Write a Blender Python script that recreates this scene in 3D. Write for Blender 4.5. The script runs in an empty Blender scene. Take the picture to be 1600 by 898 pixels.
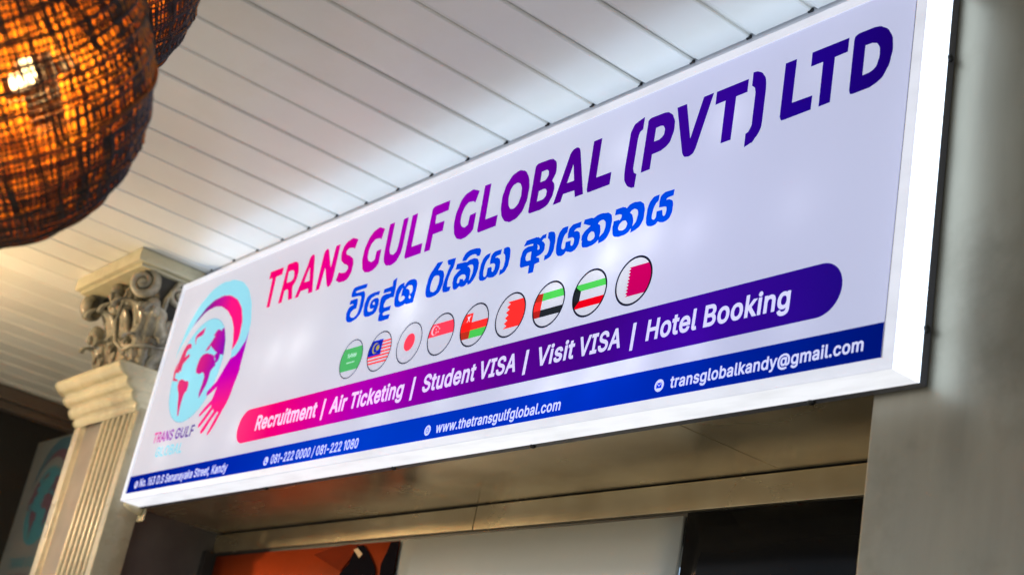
import bpy, bmesh, math, random, json
from mathutils import Vector, Matrix, Euler, noise
from mathutils.geometry import delaunay_2d_cdt

# ------------------------------------------------------------------ camera, sky, sun, exposure
scene = bpy.context.scene
col = scene.collection
EXPOSURE = 0.88
cam = bpy.data.cameras.new("camera")
cam.lens = 50.28
cam.sensor_width = 36.0
cam.sensor_fit = 'HORIZONTAL'
cam.clip_start = 0.05
cam.clip_end = 400.0
cam.dof.use_dof = True
cam.dof.focus_distance = 3.45
cam.dof.aperture_fstop = 3.2
cam.dof.aperture_blades = 9
camo = bpy.data.objects.new("camera", cam)
col.objects.link(camo)
RM = [[0.608095, -0.183116, -0.772457], [0.771747, 0.364441, 0.521142], [0.186085, -0.913045, 0.362934]]
camo.matrix_world = Matrix(((RM[0][0], -RM[0][1], -RM[0][2], 5.2737),
                            (RM[1][0], -RM[1][1], -RM[1][2], -1.9856),
                            (RM[2][0], -RM[2][1], -RM[2][2], 1.5893), (0, 0, 0, 1)))
scene.camera = camo

SUN_EL, SUN_AZ = math.radians(58), math.radians(200)     # azimuth: direction the sun stands in, from +Y clockwise
world = bpy.data.worlds.new("World")
scene.world = world
world.use_nodes = True
wn = world.node_tree
bg = wn.nodes["Background"]
sky = wn.nodes.new("ShaderNodeTexSky")
sky.sky_type = 'NISHITA'
sky.sun_disc = False
sky.sun_elevation = SUN_EL
sky.sun_rotation = SUN_AZ
sky.dust_density = 2.0
wn.links.new(sky.outputs[0], bg.inputs[0])
bg.inputs[1].default_value = 0.10
sun = bpy.data.lights.new("sun", 'SUN')
sun.energy = 2.4
sun.angle = math.radians(0.5)
sun.color = (1.0, 0.96, 0.88)
suno = bpy.data.objects.new("sun", sun)
col.objects.link(suno)
sd = Vector((math.sin(SUN_AZ)*math.cos(SUN_EL), math.cos(SUN_AZ)*math.cos(SUN_EL), math.sin(SUN_EL)))
suno.rotation_euler = sd.to_track_quat('Z', 'Y').to_euler()
suno.location = (2, -8, 12)
scene.view_settings.view_transform = 'Standard'
scene.view_settings.look = 'None'
scene.view_settings.gamma = 1.0
scene.view_settings.use_curve_mapping = False
scene.view_settings.exposure = EXPOSURE
scene.cycles.use_denoising = True
scene.cycles.max_bounces = 8
scene.cycles.sample_clamp_indirect = 6.0
K = 2.0 ** -EXPOSURE          # a lamp that should read as display value 1 emits K

# ------------------------------------------------------------------ helpers
def lin(c):
    return tuple(((x/255)/12.92 if x/255 <= .04045 else ((x/255+.055)/1.055)**2.4) for x in c)

def mat(name, base, rough=.6, metal=0.0, var=0.0, vscale=6.0, bump=0.0, bscale=60.0, spec=.5, stain=None, sscale=2.0, stretch=(1, 1, 1), sdetail=8):
    m = bpy.data.materials.new(name)
    m.use_nodes = True
    nt = m.node_tree
    p = nt.nodes["Principled BSDF"]
    p.inputs["Base Color"].default_value = (*base, 1)
    p.inputs["Roughness"].default_value = rough
    p.inputs["Metallic"].default_value = metal
    p.inputs["Specular IOR Level"].default_value = spec
    tc = nt.nodes.new("ShaderNodeTexCoord")
    mp = nt.nodes.new("ShaderNodeMapping")
    mp.inputs["Scale"].default_value = stretch
    nt.links.new(tc.outputs["Object"], mp.inputs[0])
    last = None
    if var > 0:
        n = nt.nodes.new("ShaderNodeTexNoise")
        n.inputs["Scale"].default_value = vscale
        n.inputs["Detail"].default_value = 6
        nt.links.new(mp.outputs[0], n.inputs["Vector"])
        r = nt.nodes.new("ShaderNodeValToRGB")
        r.color_ramp.elements[0].position = .3
        r.color_ramp.elements[1].position = .7
        r.color_ramp.elements[0].color = (*[x*(1-var) for x in base], 1)
        r.color_ramp.elements[1].color = (*[min(1, x*(1+var*.6)) for x in base], 1)
        nt.links.new(n.outputs[0], r.inputs[0])
        last = r.outputs[0]
        rr = nt.nodes.new("ShaderNodeMapRange")
        dv = min(.12, .02+var*.5)
        rr.inputs[3].default_value = max(.02, rough-dv)
        rr.inputs[4].default_value = min(1, rough+dv)
        nt.links.new(n.outputs[0], rr.inputs[0])
        nt.links.new(rr.outputs[0], p.inputs["Roughness"])
    if stain:
        n2 = nt.nodes.new("ShaderNodeTexNoise")
        n2.inputs["Scale"].default_value = sscale
        n2.inputs["Detail"].default_value = sdetail
        n2.inputs["Roughness"].default_value = .65
        nt.links.new(tc.outputs["Object"], n2.inputs["Vector"])
        r2 = nt.nodes.new("ShaderNodeValToRGB")
        r2.color_ramp.elements[0].position = .50 if sdetail > 4 else .36
        r2.color_ramp.elements[1].position = .72 if sdetail > 4 else .70
        r2.color_ramp.elements[0].color = (0, 0, 0, 1)
        r2.color_ramp.elements[1].color = (1, 1, 1, 1)
        nt.links.new(n2.outputs[0], r2.inputs[0])
        mx = nt.nodes.new("ShaderNodeMix")
        mx.data_type = 'RGBA'
        nt.links.new(r2.outputs[0], mx.inputs[0])
        if last is not None:
            nt.links.new(last, mx.inputs[6])
        else:
            mx.inputs[6].default_value = (*base, 1)
        mx.inputs[7].default_value = (*stain, 1)
        last = mx.outputs[2]
    if last is not None:
        nt.links.new(last, p.inputs["Base Color"])
    if bump > 0:
        b = nt.nodes.new("ShaderNodeBump")
        nb = nt.nodes.new("ShaderNodeTexNoise")
        nb.inputs["Scale"].default_value = bscale
        nb.inputs["Detail"].default_value = 4 if sdetail > 4 else 1
        nt.links.new(mp.outputs[0], nb.inputs["Vector"])
        nt.links.new(nb.outputs[0], b.inputs["Height"])
        b.inputs["Strength"].default_value = bump
        b.inputs["Distance"].default_value = .01
        nt.links.new(b.outputs[0], p.inputs["Normal"])
    return m

def tagobj(o, label=None, cat=None, group=None, kind=None):
    if label: o["label"] = label
    if cat: o["category"] = cat
    if group: o["group"] = group
    if kind: o["kind"] = kind
    return o

def empty(name, loc, label, cat, group=None):
    o = bpy.data.objects.new(name, None)
    o.empty_display_size = .1
    o.location = loc
    col.objects.link(o)
    return tagobj(o, label, cat, group)

def link(name, me, mats, parent=None, loc=None):
    o = bpy.data.objects.new(name, me)
    for m in (mats if isinstance(mats, (list, tuple)) else [mats]):
        me.materials.append(m)
    col.objects.link(o)
    if parent: o.parent = parent
    if loc: o.location = loc
    return o

def mesh(name, bm, mats, parent=None, loc=None, smooth=False):
    me = bpy.data.meshes.new(name)
    bm.normal_update()
    bm.to_mesh(me)
    bm.free()
    if smooth:
        for p in me.polygons: p.use_smooth = True
    return link(name, me, mats, parent, loc)

def box(bm, x0, x1, y0, y1, z0, z1, bevel=0.0, mi=0):
    r = bmesh.ops.create_cube(bm, size=1)
    vs = r['verts']
    for v in vs:
        v.co = Vector(((x0+x1)/2+v.co.x*(x1-x0), (y0+y1)/2+v.co.y*(y1-y0), (z0+z1)/2+v.co.z*(z1-z0)))
    fs = {f for v in vs for f in v.link_faces}
    for f in fs: f.material_index = mi
    if bevel > 0:
        es = list({e for v in vs for e in v.link_edges})
        bmesh.ops.bevel(bm, geom=es, offset=bevel, segments=2, affect='EDGES', profile=.6)

def tube(bm, pts, rad, n=6, closed=False, cap=True, flat=1.0, up=None):
    pts = [Vector(p) for p in pts]
    rings = []
    N = len(pts)
    prev = None
    for i, p in enumerate(pts):
        a = pts[(i-1) % N] if (closed or i > 0) else p
        b = pts[(i+1) % N] if (closed or i < N-1) else p
        t = (b-a).normalized()
        if up is not None:
            nrm = t.cross(up)
        elif prev is None:
            nrm = t.orthogonal()
        else:
            nrm = prev - t*prev.dot(t)
        if nrm.length < 1e-6: nrm = t.orthogonal()
        nrm.normalize()
        prev = nrm
        bn = t.cross(nrm)
        r = rad[i] if isinstance(rad, (list, tuple)) else rad
        rings.append([bm.verts.new(p + nrm*math.cos(2*math.pi*k/n)*r + bn*math.sin(2*math.pi*k/n)*r*flat) for k in range(n)])
    M = N if closed else N-1
    for i in range(M):
        A, B = rings[i], rings[(i+1) % N]
        for k in range(n):
            f = bm.faces.new((A[k], A[(k+1) % n], B[(k+1) % n], B[k]))
            f.smooth = True
    if cap and not closed:
        bm.faces.new(rings[0][::-1])
        bm.faces.new(rings[-1])

def blob(bm, c, r, sx=1, sy=1, sz=1, sub=2):
    r_ = bmesh.ops.create_icosphere(bm, subdivisions=sub, radius=r)
    for v in r_['verts']:
        v.co = Vector((v.co.x*sx, v.co.y*sy, v.co.z*sz)) + Vector(c)
    for f in {f for v in r_['verts'] for f in v.link_faces}: f.smooth = True

# ------------------------------------------------------------------ flat lettering and printed shapes
def smooth_poly(pts, sub=4):
    """corner points stay, the others are joined by a smooth curve; units: half millimetres"""
    n = len(pts)
    P = [Vector((p[0]/2000, p[1]/2000)) for p in pts]
    C_ = [p[2] for p in pts]
    out = []
    for i in range(n):
        j = (i+1) % n
        out.append(P[i])
        if C_[i] and C_[j]:
            continue
        d = P[j]-P[i]
        ti = d if C_[i] else (P[j]-P[i-1])*.5
        tj = d if C_[j] else (P[(j+2) % n]-P[i])*.5
        L = d.length
        if ti.length > L*1.2: ti = ti*(L*1.2/ti.length)
        if tj.length > L*1.2: tj = tj*(L*1.2/tj.length)
        for k in range(1, sub):
            t = k/sub
            h00, h10, h01, h11 = 2*t**3-3*t*t+1, t**3-2*t*t+t, -2*t**3+3*t*t, t**3-t*t
            out.append(P[i]*h00 + ti*h10 + P[j]*h01 + tj*h11)
    return [(p.x, p.y) for p in out]

def offset_poly(poly, d):
    n = len(poly)
    out = []
    for i in range(n):
        a, b, c = Vector(poly[i-1]), Vector(poly[i]), Vector(poly[(i+1) % n])
        e1, e2 = (b-a), (c-b)
        if e1.length < 1e-9 or e2.length < 1e-9:
            out.append(tuple(b)); continue
        e1.normalize(); e2.normalize()
        n1, n2 = Vector((-e1.y, e1.x)), Vector((-e2.y, e2.x))
        m = n1+n2
        if m.length < 1e-6:
            m = n1
        m.normalize()
        s = d/max(.45, m.dot(n1))
        out.append((b.x+m.x*s, b.y+m.y*s))
    return out

def ring_poly(cx, cy, r, n=48):
    return [(cx+r*math.cos(2*math.pi*i/n), cy+r*math.sin(2*math.pi*i/n)) for i in range(n)]

def fill_mesh(name, polys, y=0.0):
    """even-odd filled flat mesh in the x-z plane facing -y"""
    cu = bpy.data.curves.new(name, 'CURVE')
    cu.dimensions = '2D'
    cu.fill_mode = 'BOTH'
    for p in polys:
        s = cu.splines.new('POLY')
        s.points.add(len(p)-1)
        for i, q in enumerate(p):
            s.points[i].co = (q[0]*10, q[1]*10, 0, 1)
        s.use_cyclic_u = True
    ob = bpy.data.objects.new(name, cu)
    col.objects.link(ob)
    dg = bpy.context.evaluated_depsgraph_get()
    me = bpy.data.meshes.new_from_object(ob.evaluated_get(dg))
    bpy.data.objects.remove(ob)
    bpy.data.curves.remove(cu)
    bm = bmesh.new()
    bm.from_mesh(me)
    bpy.data.meshes.remove(me)
    for v in bm.verts:
        v.co = Vector((v.co.x/10, y, v.co.y/10))
    bmesh.ops.triangulate(bm, faces=bm.faces)
    bm.normal_update()
    for f in bm.faces:
        if f.normal.y > 0: f.normal_flip()
    return bm

def clip_convex(poly, win):
    """Sutherland-Hodgman, win counter-clockwise"""
    out = list(poly)
    for i in range(len(win)):
        a, b = win[i], win[(i+1) % len(win)]
        inp, out = out, []
        if not inp: return []
        def side(p): return (b[0]-a[0])*(p[1]-a[1])-(b[1]-a[1])*(p[0]-a[0])
        for j in range(len(inp)):
            p, q = inp[j], inp[(j+1) % len(inp)]
            sp, sq = side(p), side(q)
            if sp >= 0: out.append(p)
            if sp*sq < 0:
                t = sp/(sp-sq)
                out.append((p[0]+(q[0]-p[0])*t, p[1]+(q[1]-p[1])*t))
    return out

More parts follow.
